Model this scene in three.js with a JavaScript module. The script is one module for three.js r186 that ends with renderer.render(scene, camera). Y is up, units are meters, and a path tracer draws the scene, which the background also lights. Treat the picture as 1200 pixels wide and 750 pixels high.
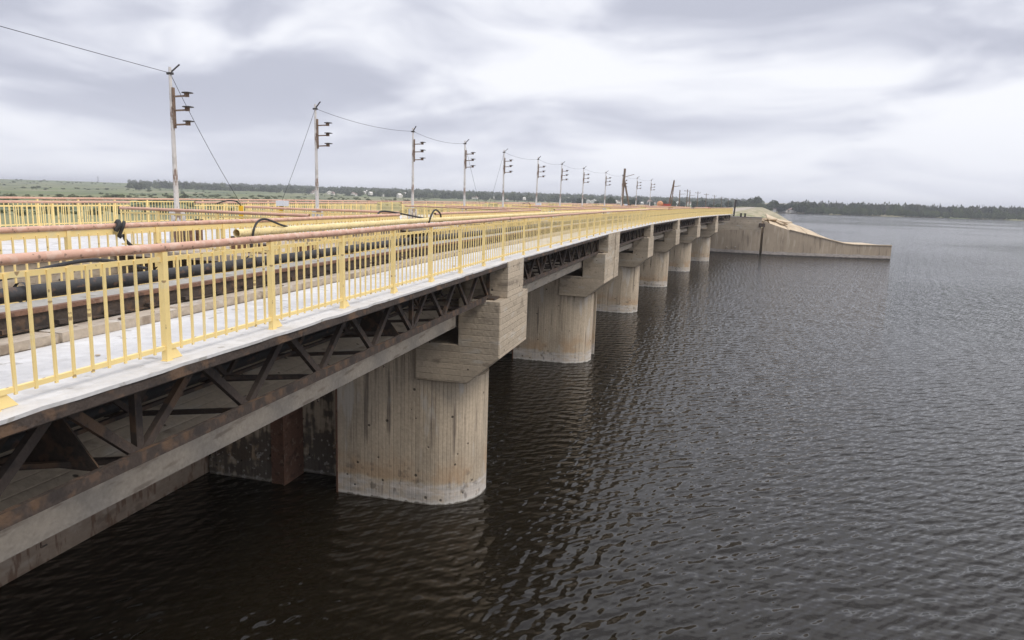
import * as THREE from 'three';
import { mergeGeometries, toCreasedNormals } from 'three/addons/utils/BufferGeometryUtils.js';

// ------------------------------------------------------------------ camera, sky, sun, exposure
const T0 = Date.now();
const R = THREE.MathUtils.degToRad;
const EYE = 9.34;                                   // camera height above the water
const scene = new THREE.Scene();
const camera = new THREE.PerspectiveCamera(48.08, 1.6, 0.1, 30000);
camera.position.set(0, EYE, 0);
camera.rotation.order = 'YXZ';
camera.rotation.set(R(-9.678), 0, R(1.789));

const renderer = new THREE.WebGLRenderer();
renderer.setSize(1024, 640);
renderer.toneMapping = THREE.LinearToneMapping;
renderer.toneMappingExposure = 1.38;
renderer.shadowMap.enabled = true;

const SUN_DIR = new THREE.Vector3(0.55, 0.78, 0.32).normalize();
const sun = new THREE.DirectionalLight(0xfff4e4, 1.3);
sun.position.copy(SUN_DIR).multiplyScalar(300).add(new THREE.Vector3(10, 0, -70));
sun.target.position.set(10, 0, -70);
sun.castShadow = true; sun.shadow.radius = 40;
sun.shadow.mapSize.set(2048, 2048);
Object.assign(sun.shadow.camera, { left: -160, right: 160, top: 160, bottom: -160, near: 1, far: 700 });
scene.add(sun, sun.target);

// ------------------------------------------------------------------ noise
function rng(seed) { let a = seed >>> 0; return () => { a = (a + 0x6D2B79F5) >>> 0; let t = a; t = Math.imul(t ^ (t >>> 15), t | 1); t ^= t + Math.imul(t ^ (t >>> 7), t | 61); return ((t ^ (t >>> 14)) >>> 0) / 4294967296; }; }
const TABLE = new Float32Array(65536); { const r = rng(7); for (let i = 0; i < 65536; i++) TABLE[i] = r(); }
const hash2 = (x, y, s) => TABLE[((x * 1619 + y * 31337 + s * 6971) ^ ((x * 73 + y * 151) << 3)) & 65535];
function vnoise(x, y, px, py, s) {                  // value noise; px, py > 0: repeats after that many cells
  let xi = Math.floor(x), yi = Math.floor(y); const fx = x - xi, fy = y - yi;
  let x1 = xi + 1, y1 = yi + 1;
  if (px && x1 >= px) { x1 -= px; if (xi >= px) xi -= px; }
  if (py && y1 >= py) { y1 -= py; if (yi >= py) yi -= py; }
  const u = fx * fx * (3 - 2 * fx), v = fy * fy * (3 - 2 * fy);
  const a = hash2(xi, yi, s), b = hash2(x1, yi, s), c = hash2(xi, y1, s), d = hash2(x1, y1, s);
  return a + (b - a) * u + (c - a) * v + (a - b - c + d) * u * v;
}
function fbm(u, v, fx, fy, oct, s) {                // u, v in 0..1, tiles
  let t = 0, amp = 0.5, n = 0;
  for (let o = 0; o < oct; o++) { t += amp * vnoise(u * fx, v * fy, fx, fy, s + o * 17); n += amp; amp *= 0.5; fx *= 2; fy *= 2; }
  return t / n;
}
function fbmFree(x, y, oct, s) { let t = 0, amp = 0.5, n = 0; for (let o = 0; o < oct; o++) { t += amp * vnoise(x, y, 0, 0, s + o * 17); n += amp; amp *= 0.5; x = x * 2.03 + 3.1; y = y * 2.03 - 1.7; } return t / n; }
function vnoise3(x, y, z, s) {
  const zi = Math.floor(z), f = z - zi, w = f * f * (3 - 2 * f);
  const a = vnoise(x + (zi & 255) * 37.7, y + (zi & 255) * 17.3, 0, 0, s), b = vnoise(x + ((zi + 1) & 255) * 37.7, y + ((zi + 1) & 255) * 17.3, 0, 0, s);
  return a + (b - a) * w;
}
function fbm3(x, y, z, oct, s) { let t = 0, amp = 0.5, n = 0; for (let o = 0; o < oct; o++) { t += amp * vnoise3(x, y, z, s + o * 13); n += amp; amp *= 0.52; x = x * 2.03 + 5.1; y = y * 2.03 + 1.3; z = z * 2.03 + 2.7; } return t / n; }
const clamp = (x, a = 0, b = 1) => x < a ? a : x > b ? b : x;
const sstep = (a, b, x) => { const t = clamp((x - a) / (b - a)); return t * t * (3 - 2 * t); };
const mix = (a, b, t) => a + (b - a) * t;

// ------------------------------------------------------------------ overcast sky
const MASSES = [[16.6, 14, 9, 2.6, 0.22], [28, 11, 8, 2.2, 0.15], [-17.8, 7.3, 9, 1.5, 0.07], [-30, 5.5, 8, 1.6, 0.12], [6.8, 9.5, 6, 2.6, -0.14], [-22, 10.6, 5, 1.3, -0.12], [-8, 12.6, 10, 1.8, 0.10], [-2, 4.5, 10, 1.1, 0.10], [25, 8.6, 8, 0.9, -0.12], [-34, 13, 7, 2, 0.10], [33, 4.5, 9, 1.4, -0.05], [14, 5, 9, 1, 0.06]];   // cloud banks: azimuth, height, widths, density
{
  const W = 2816, H = 1408, data = new Float32Array(W * H * 4);
  for (let j = 0; j < H; j++) {
    const el = ((j + 0.5) / H - 0.5) * Math.PI, sy = Math.sin(el), cy = Math.cos(el);
    for (let i = 0; i < W; i++) {
      const k = (j * W + i) * 4;
      if (sy <= -0.01) { data[k] = 0.55; data[k + 1] = 0.56; data[k + 2] = 0.60; data[k + 3] = 1; continue; }
      const az = ((i + 0.5) / W - 0.5) * Math.PI * 2, x = Math.cos(az) * cy, z = Math.sin(az) * cy;
      const e = Math.max(el, 0), v0 = 3.2 * Math.sqrt(e + 0.02);     // cloud bands crowd together towards the horizon
      const wx = fbm3(x * 3 + 9, v0 * 2.0, z * 3 + 4, 3, 11) - 0.5, wy = fbm3(x * 3 - 7, v0 * 2.0 + 3, z * 3 + 15, 3, 23) - 0.5;
      const X = x * 2.6 + wx * 1.1 + 30.0, Y = v0 * 2.3 + wy * 1.2 + 3.4, Z = z * 2.6 + wx * 0.7 + 60.0;
      const big = fbm3(X, Y, Z, 3, 31), mid = fbm3(X * 2.6, Y * 3.2 + 3, Z * 2.6, 6, 57);
      let raw = big * 0.50 + mid * 0.50;
      { const A = Math.atan2(x, -z) * 57.29578 + wx * 9, E = e * 57.29578 + wy * 4; if (Math.abs(A) < 60 && E < 24) for (const [a0, e0, wa, we, s] of MASSES) { const q = ((A - a0) / wa) ** 2 + ((E - e0) / we) ** 2; if (q < 6) raw += s * Math.exp(-q); } }
      let d = sstep(0.33, 0.67, raw);
      d = mix(d, 0.30 + 0.5 * (mid - 0.5), 0.8 * sstep(0.13, 0.0, e));
      const lift = 1 + 0.75 * sstep(0.22, 0.95, sy);   // overcast: thinner cloud towards the zenith
      const v = mix(0.725, 0.43, d) * lift;
      data[k] = v * mix(0.98, 0.935, d); data[k + 1] = v * mix(0.995, 0.975, d); data[k + 2] = v * mix(1.05, 1.15, d); data[k + 3] = 1;
    }
  }
  const sky = new THREE.DataTexture(data, W, H, THREE.RGBAFormat, THREE.FloatType);
  sky.mapping = THREE.EquirectangularReflectionMapping; sky.magFilter = THREE.LinearFilter; sky.needsUpdate = true;
  scene.background = sky; scene.environment = sky;
}


// ------------------------------------------------------------------ textures and materials (uv in metres)
const toS = c => Math.round(255 * clamp(c <= 0.0031308 ? 12.92 * c : 1.055 * Math.pow(c, 1 / 2.4) - 0.055));
function texture(w, h, sx, sy, fn, srgb) {
  const d = new Uint8Array(w * h * 4);
  for (let j = 0; j < h; j++) for (let i = 0; i < w; i++) {
    const c = fn((i + 0.5) / w, (j + 0.5) / h), k = (j * w + i) * 4;
    if (srgb) { d[k] = toS(c[0]); d[k + 1] = toS(c[1]); d[k + 2] = toS(c[2]); }
    else { d[k] = d[k + 1] = d[k + 2] = Math.round(255 * clamp(c)); }
    d[k + 3] = 255;
  }
  const t = new THREE.DataTexture(d, w, h); t.wrapS = t.wrapT = THREE.RepeatWrapping; t.magFilter = THREE.LinearFilter;
  t.repeat.set(1 / sx, 1 / sy); if (srgb) t.colorSpace = THREE.SRGBColorSpace; t.needsUpdate = true; return t;
}
const mul = (c, k) => [c[0] * k, c[1] * k, c[2] * k];
const mixc = (a, b, t) => [mix(a[0], b[0], t), mix(a[1], b[1], t), mix(a[2], b[2], t)];
function surface(o) {                               // color fn and bump fn over one tile
  const m = new THREE.MeshStandardMaterial({ roughness: o.rough ?? 0.9, metalness: o.metal ?? 0 });
  if (o.color) m.map = texture(o.w ?? 512, o.h ?? 512, o.sx ?? 2, o.sy ?? 2, o.color, true);
  if (o.bump) { m.bumpMap = texture(o.w ?? 512, o.h ?? 512, o.sx ?? 2, o.sy ?? 2, o.bump, false); m.bumpScale = o.depth ?? 0.01; }
  return m;
}
// board-marked concrete: nb boards across the tile, along the other axis they run
function boardTone(a, b, nb, s) {                   // a: across boards 0..1, b: along
  const f = a * nb, i = Math.floor(f), e = Math.min(f - i, 1 - f + i);
  const wob = (vnoise(b * 60, i, 60, nb, s + 5) - 0.5) * 0.02;
  return { tone: hash2(i, 3, s), edge: 1 - sstep(0.012, 0.05 + 0.03 * hash2(i, 9, s), e + wob), i };
}
const SPOTS = (() => { const r = rng(91), a = []; for (let i = 0; i < 46; i++) a.push([r(), r(), 0.004 + 0.006 * r()]); return a; })();
const HOLES = new Float32Array(1024 * 1024);         // tie holes of one tile, stamped once
for (const [a, b, r0] of SPOTS) { const r = r0 * 6 * 128, R2 = Math.ceil(r), cx = Math.floor(a * 1023), cy = Math.floor(b * 1023); for (let j = -R2; j <= R2; j++) for (let i = -R2; i <= R2; i++) { const k = ((cy + j) & 1023) * 1024 + ((cx + i) & 1023); HOLES[k] = Math.max(HOLES[k], 1 - sstep(r * 0.53, r, Math.sqrt(i * i + j * j))); } }
const holes = (u, v) => HOLES[((v * 1024) & 1023) * 1024 + ((u * 1024) & 1023)];

const pierColor = (u, v, foul = 0) => {                       // tile 8 m x 8 m, v = height above water
  const y = v * 8, b = boardTone(u, v, 66, 3);
  let c = [0.50, 0.415, 0.31];
  c = mul(c, 0.90 + 0.16 * b.tone);
  const blot = fbm(u, v, 6, 6, 5, 21), streak = fbm(u, v, 70, 3, 4, 33), grain = fbm(u, v, 128, 128, 3, 8);
  c = mul(c, 0.80 + 0.4 * blot); c = mul(c, 0.86 + 0.28 * grain);
  c = mixc(c, [0.13, 0.105, 0.085], 0.75 * sstep(0.58, 0.78, streak * 0.7 + blot * 0.35));            // dark run marks
  c = mixc(c, [0.54, 0.50, 0.44], 0.7 * sstep(0.63, 0.76, fbm(u, v, 24, 5, 4, 71)));                    // pale scraped patches
  c = mul(c, 1 - 0.55 * b.edge * (0.25 + 0.75 * hash2(b.i, 1, 4)));
  const wl = 0.66 + 0.22 * (fbm(u, 0.3, 20, 3, 4, 14) - 0.5) + 0.1 * (streak - 0.5);
  const rusty = sstep(0.30, 0.62, fbm(u, v, 9, 12, 4, 40)) * sstep(wl - 0.05, wl + 0.1, y) * (1 - sstep(0.9, 1.75, y + 0.8 * (fbm(u, v, 30, 9, 3, 44) - 0.5)));
  c = mixc(c, [0.42, 0.27, 0.15], 0.55 * rusty);                                                       // orange water mark
  const salt = (foul ? 0.25 : 1) * (1 - sstep(wl - 0.10, wl + 0.03, y)) * (0.30 + 0.70 * sstep(0.33, 0.62, fbm(u, v, 30, 70, 5, 52)));
  c = mixc(c, mul([0.52, 0.485, 0.45], 0.6 + 0.8 * fbm(u, v, 8, 110, 4, 61)), 0.85 * salt);           // whitish scum band with tide lines
  c = mixc(c, [0.09, 0.08, 0.07], 0.6 * sstep(0.57, 0.74, fbm(u, v, 52, 44, 5, 64)) * sstep(0.45, 0.62, fbm(u, v, 7, 9, 3, 65)) * (1 - sstep(0.4, 1.9, y)));  // black algae blotches
  if (foul) { c = mixc(c, [0.07, 0.058, 0.048], 0.85 * sstep(0.46, 0.64, fbm(u, v, 46, 8, 5, 66) * 0.6 + fbm(u, v, 18, 30, 4, 67) * 0.4 + 0.16 * (1 - sstep(0.5, 2.6, y + 1.4 * (fbm(u, v, 16, 4, 3, 68) - 0.5))))); c = mixc(c, [0.5, 0.47, 0.43], 0.7 * sstep(0.66, 0.74, fbm(u, v, 70, 60, 4, 69)) * (1 - sstep(1.2, 1.6, y))); }   // black algae and specks on the sheltered flank
  c = mixc(c, [0.62, 0.60, 0.56], (foul ? 0.3 : 0.8) * (1 - sstep(0.07, 0.14, y + 0.16 * (fbm(u, v, 60, 20, 4, 73) - 0.5))));
  c = mixc(c, [0.10, 0.085, 0.065], 0.8 * (1 - sstep(0.02, 0.06, y + 0.10 * (fbm(u, 0.4, 70, 3, 4, 75) - 0.45))));   // slime at the water
  return mul(c, 1 - 0.75 * holes(u, v, 8, 8));
};
const pierBump = (u, v) => { const b = boardTone(u, v, 66, 3); return 0.6 + 0.1 * b.tone - 0.3 * b.edge + 0.25 * (fbm(u, v, 96, 96, 3, 8) - 0.5) - 0.4 * holes(u, v, 8, 8); };
const beamColor = (u, v) => {                       // tile 6 m x 6 m, boards run level
  const b = boardTone(v, u, 34, 5);
  let c = mul([0.485, 0.405, 0.305], 0.89 + 0.18 * b.tone);
  c = mul(c, 0.80 + 0.4 * fbm(u, v, 5, 5, 5, 121)); c = mul(c, 0.86 + 0.28 * fbm(u, v, 96, 96, 3, 108));
  c = mixc(c, [0.16, 0.13, 0.10], 0.5 * sstep(0.64, 0.80, fbm(u, v, 12, 26, 5, 133)));
  c = mixc(c, [0.52, 0.48, 0.41], 0.6 * sstep(0.6, 0.75, fbm(u, v, 7, 20, 4, 171)));
  c = mul(c, 1 - 0.38 * b.edge * hash2(b.i, 1, 6));
  return mul(c, 1 - 0.8 * holes(v, u, 6, 6));
};
const beamBump = (u, v) => { const b = boardTone(v, u, 34, 5); return 0.6 + 0.10 * b.tone - 0.22 * b.edge + 0.25 * (fbm(u, v, 96, 96, 3, 108) - 0.5) - 0.4 * holes(v, u, 6, 6); };
const plain = (base, dark, pale, s, gs = 0.3) => (u, v) => {
  let c = mul(base, 1 - gs / 2 + gs * fbm(u, v, 64, 64, 4, s)); c = mul(c, 0.85 + 0.3 * fbm(u, v, 4, 4, 5, s + 3));
  c = mixc(c, dark, 0.7 * sstep(0.58, 0.76, fbm(u, v, 12, 12, 5, s + 9))); return mixc(c, pale, 0.6 * sstep(0.60, 0.76, fbm(u, v, 16, 16, 5, s + 19)));
};
const rough = (s, f = 48) => (u, v) => fbm(u, v, f, f, 4, s);

const M = {
  pier: surface({ w: 1024, h: 1024, sx: 8, sy: 8, color: pierColor, bump: pierBump, depth: 0.03, rough: 0.93 }),
  pierFoul: surface({ w: 768, h: 768, sx: 8, sy: 8, color: (u, v) => pierColor(u, v, 1), bump: pierBump, depth: 0.03, rough: 0.93 }),
  beam: surface({ w: 1024, h: 1024, sx: 6, sy: 6, color: beamColor, bump: beamBump, depth: 0.03, rough: 0.93 }),
  greyConcrete: surface({ w: 512, h: 512, sx: 3, sy: 3, color: plain([0.33, 0.315, 0.285], [0.14, 0.12, 0.10], [0.46, 0.45, 0.42], 201), bump: rough(205), depth: 0.012 }),
  flange: surface({ w: 512, h: 512, sx: 4, sy: 4, color: (u, v) => { let c = mul([0.385, 0.34, 0.285], 0.84 + 0.32 * fbm(u, v, 90, 90, 3, 701)); c = mul(c, 0.82 + 0.36 * fbm(u, v, 5, 9, 5, 703)); return mixc(c, [0.17, 0.135, 0.105], 0.6 * sstep(0.54, 0.72, fbm(u, v, 8, 44, 5, 707))); }, bump: rough(709, 80), depth: 0.012 }),
  walkway: surface({ w: 1024, h: 1024, sx: 5, sy: 5, color: (u, v) => { let c = plain([0.58, 0.575, 0.57], [0.47, 0.46, 0.445], [0.66, 0.66, 0.66], 231, 0.22)(u, v); c = mixc(c, [0.30, 0.28, 0.25], 0.7 * sstep(0.70, 0.78, fbm(u, v, 30, 30, 4, 239))); return c; }, bump: rough(236, 80), depth: 0.008 }),
  dirtyDeck: surface({ w: 512, h: 512, sx: 4, sy: 4, color: plain([0.44, 0.375, 0.30], [0.20, 0.15, 0.11], [0.60, 0.57, 0.52], 251, 0.4), bump: rough(255), depth: 0.02 }),
  rust: surface({ w: 512, h: 512, sx: 2, sy: 2, color: (u, v) => { let c = plain([0.060, 0.045, 0.037], [0.028, 0.023, 0.021], [0.13, 0.08, 0.052], 271, 0.5)(u, v); return mixc(c, [0.15, 0.09, 0.052], 0.7 * sstep(0.58, 0.74, fbm(u, v, 7, 7, 6, 279))); }, bump: rough(275), depth: 0.010, rough: 0.85 }),
  rustRed: surface({ w: 512, h: 512, sx: 2, sy: 2, color: plain([0.16, 0.085, 0.055], [0.06, 0.035, 0.025], [0.28, 0.20, 0.15], 281, 0.5), bump: rough(285), depth: 0.008, rough: 0.85 }),
  wall: surface({ w: 1024, h: 512, sx: 8, sy: 4, color: (u, v) => { let c = plain([0.35, 0.275, 0.21], [0.19, 0.14, 0.105], [0.45, 0.38, 0.31], 291)(u, v); return mixc(c, [0.17, 0.095, 0.06], 0.75 * sstep(0.56, 0.72, fbm(u, v, 60, 8, 5, 298))); }, bump: rough(295), depth: 0.015 }),
  yellow: surface({ w: 512, h: 512, sx: 2.3, sy: 2.3, color: (u, v) => { let c = mul([0.86, 0.67, 0.29], 0.9 + 0.2 * fbm(u, v, 6, 6, 4, 301)); c = mixc(c, [0.74, 0.66, 0.42], 0.5 * sstep(0.56, 0.72, fbm(u, v, 14, 14, 5, 305))); return mixc(c, [0.26, 0.16, 0.08], 0.8 * sstep(0.745, 0.80, fbm(u, v, 24, 24, 4, 309))); }, bump: rough(311), depth: 0.002, rough: 0.55 }),
  paleYellow: surface({ w: 256, h: 256, sx: 1, sy: 1, color: plain([0.74, 0.60, 0.30], [0.5, 0.36, 0.18], [0.78, 0.70, 0.5], 321), rough: 0.6 }),
  signalYellow: surface({ w: 256, h: 256, sx: 1, sy: 1, color: plain([0.75, 0.45, 0.02], [0.5, 0.28, 0.02], [0.78, 0.55, 0.1], 331), rough: 0.55 }),
  pink: surface({ w: 512, h: 512, sx: 1.5, sy: 1.5, color: (u, v) => { let c = mul([0.60, 0.36, 0.265], 0.88 + 0.24 * fbm(u, v, 8, 8, 4, 341)); c = mixc(c, [0.68, 0.50, 0.40], 0.6 * sstep(0.56, 0.7, fbm(u, v, 18, 18, 4, 345))); return mixc(c, [0.20, 0.13, 0.10], 0.8 * sstep(0.71, 0.78, fbm(u, v, 30, 30, 4, 349))); }, bump: rough(351), depth: 0.003, rough: 0.6 }),
  blackPipe: surface({ w: 512, h: 512, sx: 2, sy: 2, color: plain([0.035, 0.034, 0.035], [0.02, 0.018, 0.017], [0.16, 0.09, 0.055], 361, 0.5), bump: rough(365), depth: 0.006, rough: 0.6 }),
  rubber: surface({ w: 128, h: 128, sx: 1, sy: 1, color: plain([0.03, 0.03, 0.032], [0.02, 0.02, 0.02], [0.07, 0.07, 0.07], 371), rough: 0.75 }),
  polePaint: surface({ w: 512, h: 512, sx: 1, sy: 2, color: (u, v) => { let c = plain([0.62, 0.60, 0.58], [0.45, 0.43, 0.41], [0.7, 0.69, 0.67], 381)(u, v); return mixc(c, [0.18, 0.10, 0.06], 0.8 * sstep(0.63, 0.7, fbm(u, v, 10, 6, 4, 388))); }, rough: 0.7 }),
  poleRust: surface({ w: 256, h: 256, sx: 1, sy: 1, color: plain([0.22, 0.15, 0.105], [0.10, 0.065, 0.05], [0.34, 0.28, 0.23], 391, 0.5), rough: 0.85 }),
  lampMetal: surface({ w: 128, h: 128, sx: 1, sy: 1, color: plain([0.05, 0.045, 0.042], [0.03, 0.028, 0.026], [0.12, 0.09, 0.07], 401), rough: 0.6 }),
  sand: surface({ w: 512, h: 512, sx: 12, sy: 12, color: plain([0.56, 0.455, 0.32], [0.42, 0.33, 0.22], [0.64, 0.56, 0.44], 411), bump: rough(415), depth: 0.05 }),
  abutment: surface({ w: 1024, h: 1024, sx: 14, sy: 8, color: (u, v) => {
    const y = v * 8; let c = mul([0.40, 0.325, 0.24], 0.82 + 0.36 * fbm(u, v, 8, 5, 5, 421)); const b = boardTone(u, v, 64, 9); c = mul(c, 0.95 + 0.08 * b.tone - 0.10 * b.edge);
    c = mixc(c, [0.17, 0.135, 0.105], 0.55 * sstep(0.58, 0.76, fbm(u, v, 46, 3, 5, 425))); c = mixc(c, [0.54, 0.47, 0.37], 0.55 * sstep(0.62, 0.76, fbm(u, v, 40, 3, 5, 427)));
    const wl = 0.75 + 0.25 * (fbm(u, 0.2, 24, 2, 3, 431) - 0.5); c = mixc(c, mul([0.40, 0.36, 0.33], 0.6 + 0.8 * fbm(u, v, 40, 60, 3, 433)), 0.85 * (1 - sstep(wl - 0.06, wl + 0.03, y)));
    return mixc(c, [0.05, 0.045, 0.04], 0.9 * (1 - sstep(0.16, 0.24, y + 0.14 * (fbm(u, v, 60, 10, 3, 441) - 0.5)))); }, bump: (u, v) => { const b = boardTone(u, v, 64, 9); return 0.6 - 0.3 * b.edge + 0.3 * fbm(u, v, 80, 60, 3, 445); }, depth: 0.03 }),
  orange: surface({ w: 128, h: 128, sx: 2, sy: 2, color: plain([0.55, 0.25, 0.12], [0.3, 0.14, 0.08], [0.6, 0.4, 0.28], 451), rough: 0.6 }),
  red: surface({ w: 128, h: 128, sx: 2, sy: 2, color: plain([0.42, 0.07, 0.05], [0.2, 0.05, 0.04], [0.5, 0.15, 0.1], 461), rough: 0.55 }),
  wood: surface({ w: 256, h: 256, sx: 1, sy: 2, color: (u, v) => mul([0.19, 0.145, 0.11], 0.6 + 0.8 * fbm(u, v, 30, 3, 4, 471)), rough: 0.9 }),
  houseWall: new THREE.MeshStandardMaterial({ color: new THREE.Color().setRGB(0.66, 0.63, 0.58), roughness: 0.9 }),
  houseRoof: new THREE.MeshStandardMaterial({ color: new THREE.Color().setRGB(0.28, 0.20, 0.17), roughness: 0.9 }),
  plastic: new THREE.MeshStandardMaterial({ color: new THREE.Color().setRGB(0.7, 0.72, 0.76), roughness: 0.6 }),
  dark: new THREE.MeshStandardMaterial({ color: new THREE.Color().setRGB(0.02, 0.02, 0.02), roughness: 0.8 }),
};


// ------------------------------------------------------------------ geometry helpers
function metricUV(g, ou = 0, ov = 0) {               // uv in metres from the face's direction
  if (g.index) g = g.toNonIndexed();
  const p = g.attributes.position, uv = new Float32Array(p.count * 2), a = new THREE.Vector3(), b = new THREE.Vector3(), c = new THREE.Vector3(), n = new THREE.Vector3();
  for (let i = 0; i < p.count; i += 3) {
    a.fromBufferAttribute(p, i); b.fromBufferAttribute(p, i + 1); c.fromBufferAttribute(p, i + 2);
    n.subVectors(b, a).cross(c.clone().sub(a)).normalize();
    const ax = Math.abs(n.x), ay = Math.abs(n.y), az = Math.abs(n.z);
    for (let k = 0; k < 3; k++) {
      const x = p.getX(i + k), y = p.getY(i + k), z = p.getZ(i + k);
      const [U, V] = ay > ax && ay > az ? [z, x] : ax > az ? [z, y] : [x, y];
      uv[(i + k) * 2] = U + ou; uv[(i + k) * 2 + 1] = V + ov;
    }
  }
  g.setAttribute('uv', new THREE.BufferAttribute(uv, 2)); return g;
}
function box(x0, x1, y0, y1, z0, z1, ou, ov) {
  const g = new THREE.BoxGeometry(Math.abs(x1 - x0), Math.abs(y1 - y0), Math.abs(z1 - z0));
  g.translate((x0 + x1) / 2, (y0 + y1) / 2, (z0 + z1) / 2); return metricUV(g, ou, ov);
}
function bar(a, b, w, h) {                           // rectangular bar from a to b
  const A = new THREE.Vector3(...a), B = new THREE.Vector3(...b), L = A.distanceTo(B);
  let g = metricUV(new THREE.BoxGeometry(w, h, L), Math.abs(a[2] * 1.7), Math.abs(a[1] + a[2]));
  const m = new THREE.Matrix4().lookAt(A, B, new THREE.Vector3(0, Math.abs(B.y - A.y) > 0.95 * L ? 0 : 1, Math.abs(B.y - A.y) > 0.95 * L ? 1 : 0)).setPosition(A.clone().lerp(B, 0.5));
  return g.applyMatrix4(m);
}
function tube(pts, r, n = 8, seg) {
  const v = pts.map(p => new THREE.Vector3(...p)), path = v.length === 2 ? new THREE.LineCurve3(v[0], v[1]) : new THREE.CatmullRomCurve3(v, false, 'centripetal');
  const s = seg ?? (v.length === 2 ? 1 : v.length * 6), g = new THREE.TubeGeometry(path, s, r, n, false), L = path.getLength(), uv = g.attributes.uv;
  for (let i = 0; i < uv.count; i++) uv.setXY(i, uv.getX(i) * L, uv.getY(i) * Math.PI * 2 * r);
  return g.toNonIndexed();
}
function prism(pts, y0, y1, crease = 0.45, ou = 0, topY) {  // plan outline [x, z] seen from above, anticlockwise in (x, -z); side uv: perimeter, height
  const P = [], U = [], n = pts.length; let s = ou;
  for (let i = 0; i < n; i++) {
    const [ax, az] = pts[i], [bx, bz] = pts[(i + 1) % n], L = Math.hypot(bx - ax, bz - az);
    const ya = topY ? topY(ax, az) : y1, yb = topY ? topY(bx, bz) : y1;
    P.push(ax, y0, az, bx, y0, bz, bx, yb, bz, ax, y0, az, bx, yb, bz, ax, ya, az);
    U.push(s, y0, s + L, y0, s + L, yb, s, y0, s + L, yb, s, ya); s += L;
  }
  for (const f of THREE.ShapeUtils.triangulateShape(pts.map(p => new THREE.Vector2(p[0], -p[1])), [])) {
    for (const k of f) { const [x, z] = pts[k]; P.push(x, topY ? topY(x, z) : y1, z); U.push(z, x); }
    for (const k of [f[0], f[2], f[1]]) { const [x, z] = pts[k]; P.push(x, y0, z); U.push(z, x); }
  }
  const g = new THREE.BufferGeometry(); g.setAttribute('position', new THREE.Float32BufferAttribute(P, 3)); g.setAttribute('uv', new THREE.Float32BufferAttribute(U, 2));
  return toCreasedNormals(g, crease);
}
function profile(pts, z0, z1, bevel = 0.025, ou = 0, ov = 0) {  // outline [x, y] swept along z
  const sh = new THREE.Shape(pts.map(p => new THREE.Vector2(...p)));
  const g = new THREE.ExtrudeGeometry(sh, { depth: Math.abs(z1 - z0) - 2 * bevel, bevelEnabled: bevel > 0, bevelThickness: bevel, bevelSize: bevel, bevelOffset: -bevel, bevelSegments: 1 });
  g.translate(0, 0, Math.min(z0, z1) + bevel); return metricUV(g, ou, ov);
}
const merge = gs => mergeGeometries(gs.map(g => { g = g.index ? g.toNonIndexed() : g; for (const k of Object.keys(g.attributes)) if (!['position', 'normal', 'uv'].includes(k)) g.deleteAttribute(k); if (!g.attributes.normal) g.computeVertexNormals(); return g; }));

const taken = {};
function numbered(n) { const k = taken[n] = (taken[n] ?? -1) + 1; return k ? `${n}_${String(k).padStart(3, '0')}` : n; }
function thing(name, label, category, group, kind = 'thing') {
  const o = new THREE.Group(); o.name = numbered(name); o.userData = { label, category }; if (group) o.userData.group = group; if (kind) o.userData.kind = kind; scene.add(o); return o;
}
function part(parent, name, g, m, stuff) {
  const o = new THREE.Mesh(Array.isArray(g) ? merge(g) : g, m); o.name = name; o.castShadow = o.receiveShadow = true; if (stuff) o.userData.kind = 'stuff'; parent.add(o); return o;
}
function single(name, g, m, label, category, group, kind) {
  const o = new THREE.Mesh(Array.isArray(g) ? merge(g) : g, m); o.name = numbered(name); o.castShadow = o.receiveShadow = true;
  o.userData = kind === 'structure' || kind === 'stuff' ? { label, category, kind } : { label, category }; if (group) o.userData.group = group; scene.add(o); return o;
}

// ------------------------------------------------------------------ the dam's line in plan: straight spans, each turned a little to the right of the one before
const SPAN = 20.43, TURN = R(1.66), HEAD1 = R(13.81), NSPAN = 7;
const dirOf = h => [Math.sin(h), -Math.cos(h)];
const headOf = k => HEAD1 + (k - 1) * TURN;          // span k runs from pier k-1 to pier k
const NODE = [];
{
  const d = dirOf(HEAD1), r = [Math.cos(HEAD1), Math.sin(HEAD1)];
  NODE[1] = [d[0] * 21.0 + r[0] * -5.08, d[1] * 21.0 + r[1] * -5.08];
  for (let k = 2; k <= NSPAN; k++) { const e = dirOf(headOf(k)); NODE[k] = [NODE[k - 1][0] + e[0] * SPAN, NODE[k - 1][1] + e[1] * SPAN]; }
  NODE[0] = [NODE[1][0] - d[0] * SPAN, NODE[1][1] - d[1] * SPAN];
  const e0 = dirOf(headOf(0)); NODE[-1] = [NODE[0][0] - e0[0] * SPAN, NODE[0][1] - e0[1] * SPAN];
}
// local frame: x to the lake (0 = face line of the pier columns), -z along the dam
function atSpan(o, k) { o.position.set(NODE[k - 1][0], 0, NODE[k - 1][1]); o.rotation.y = -headOf(k); return o; }
function atPier(o, k) { o.position.set(NODE[k][0], 0, NODE[k][1]); o.rotation.y = -(headOf(k) + TURN / 2); return o; }
const mitre = x => -x * Math.tan(TURN / 2);
function spanPoint(k, x, s, y) { const h = headOf(k), d = dirOf(h); return [NODE[k - 1][0] + d[0] * s + Math.cos(h) * x, y, NODE[k - 1][1] + d[1] * s + Math.sin(h) * x]; }
const ORD = ['first', 'second', 'third', 'fourth', 'fifth', 'sixth', 'seventh', 'eighth', 'ninth'];
const nth = k => ORD[NSPAN - k];                     // counted from the abutment
const DECK = 7.51;

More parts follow.
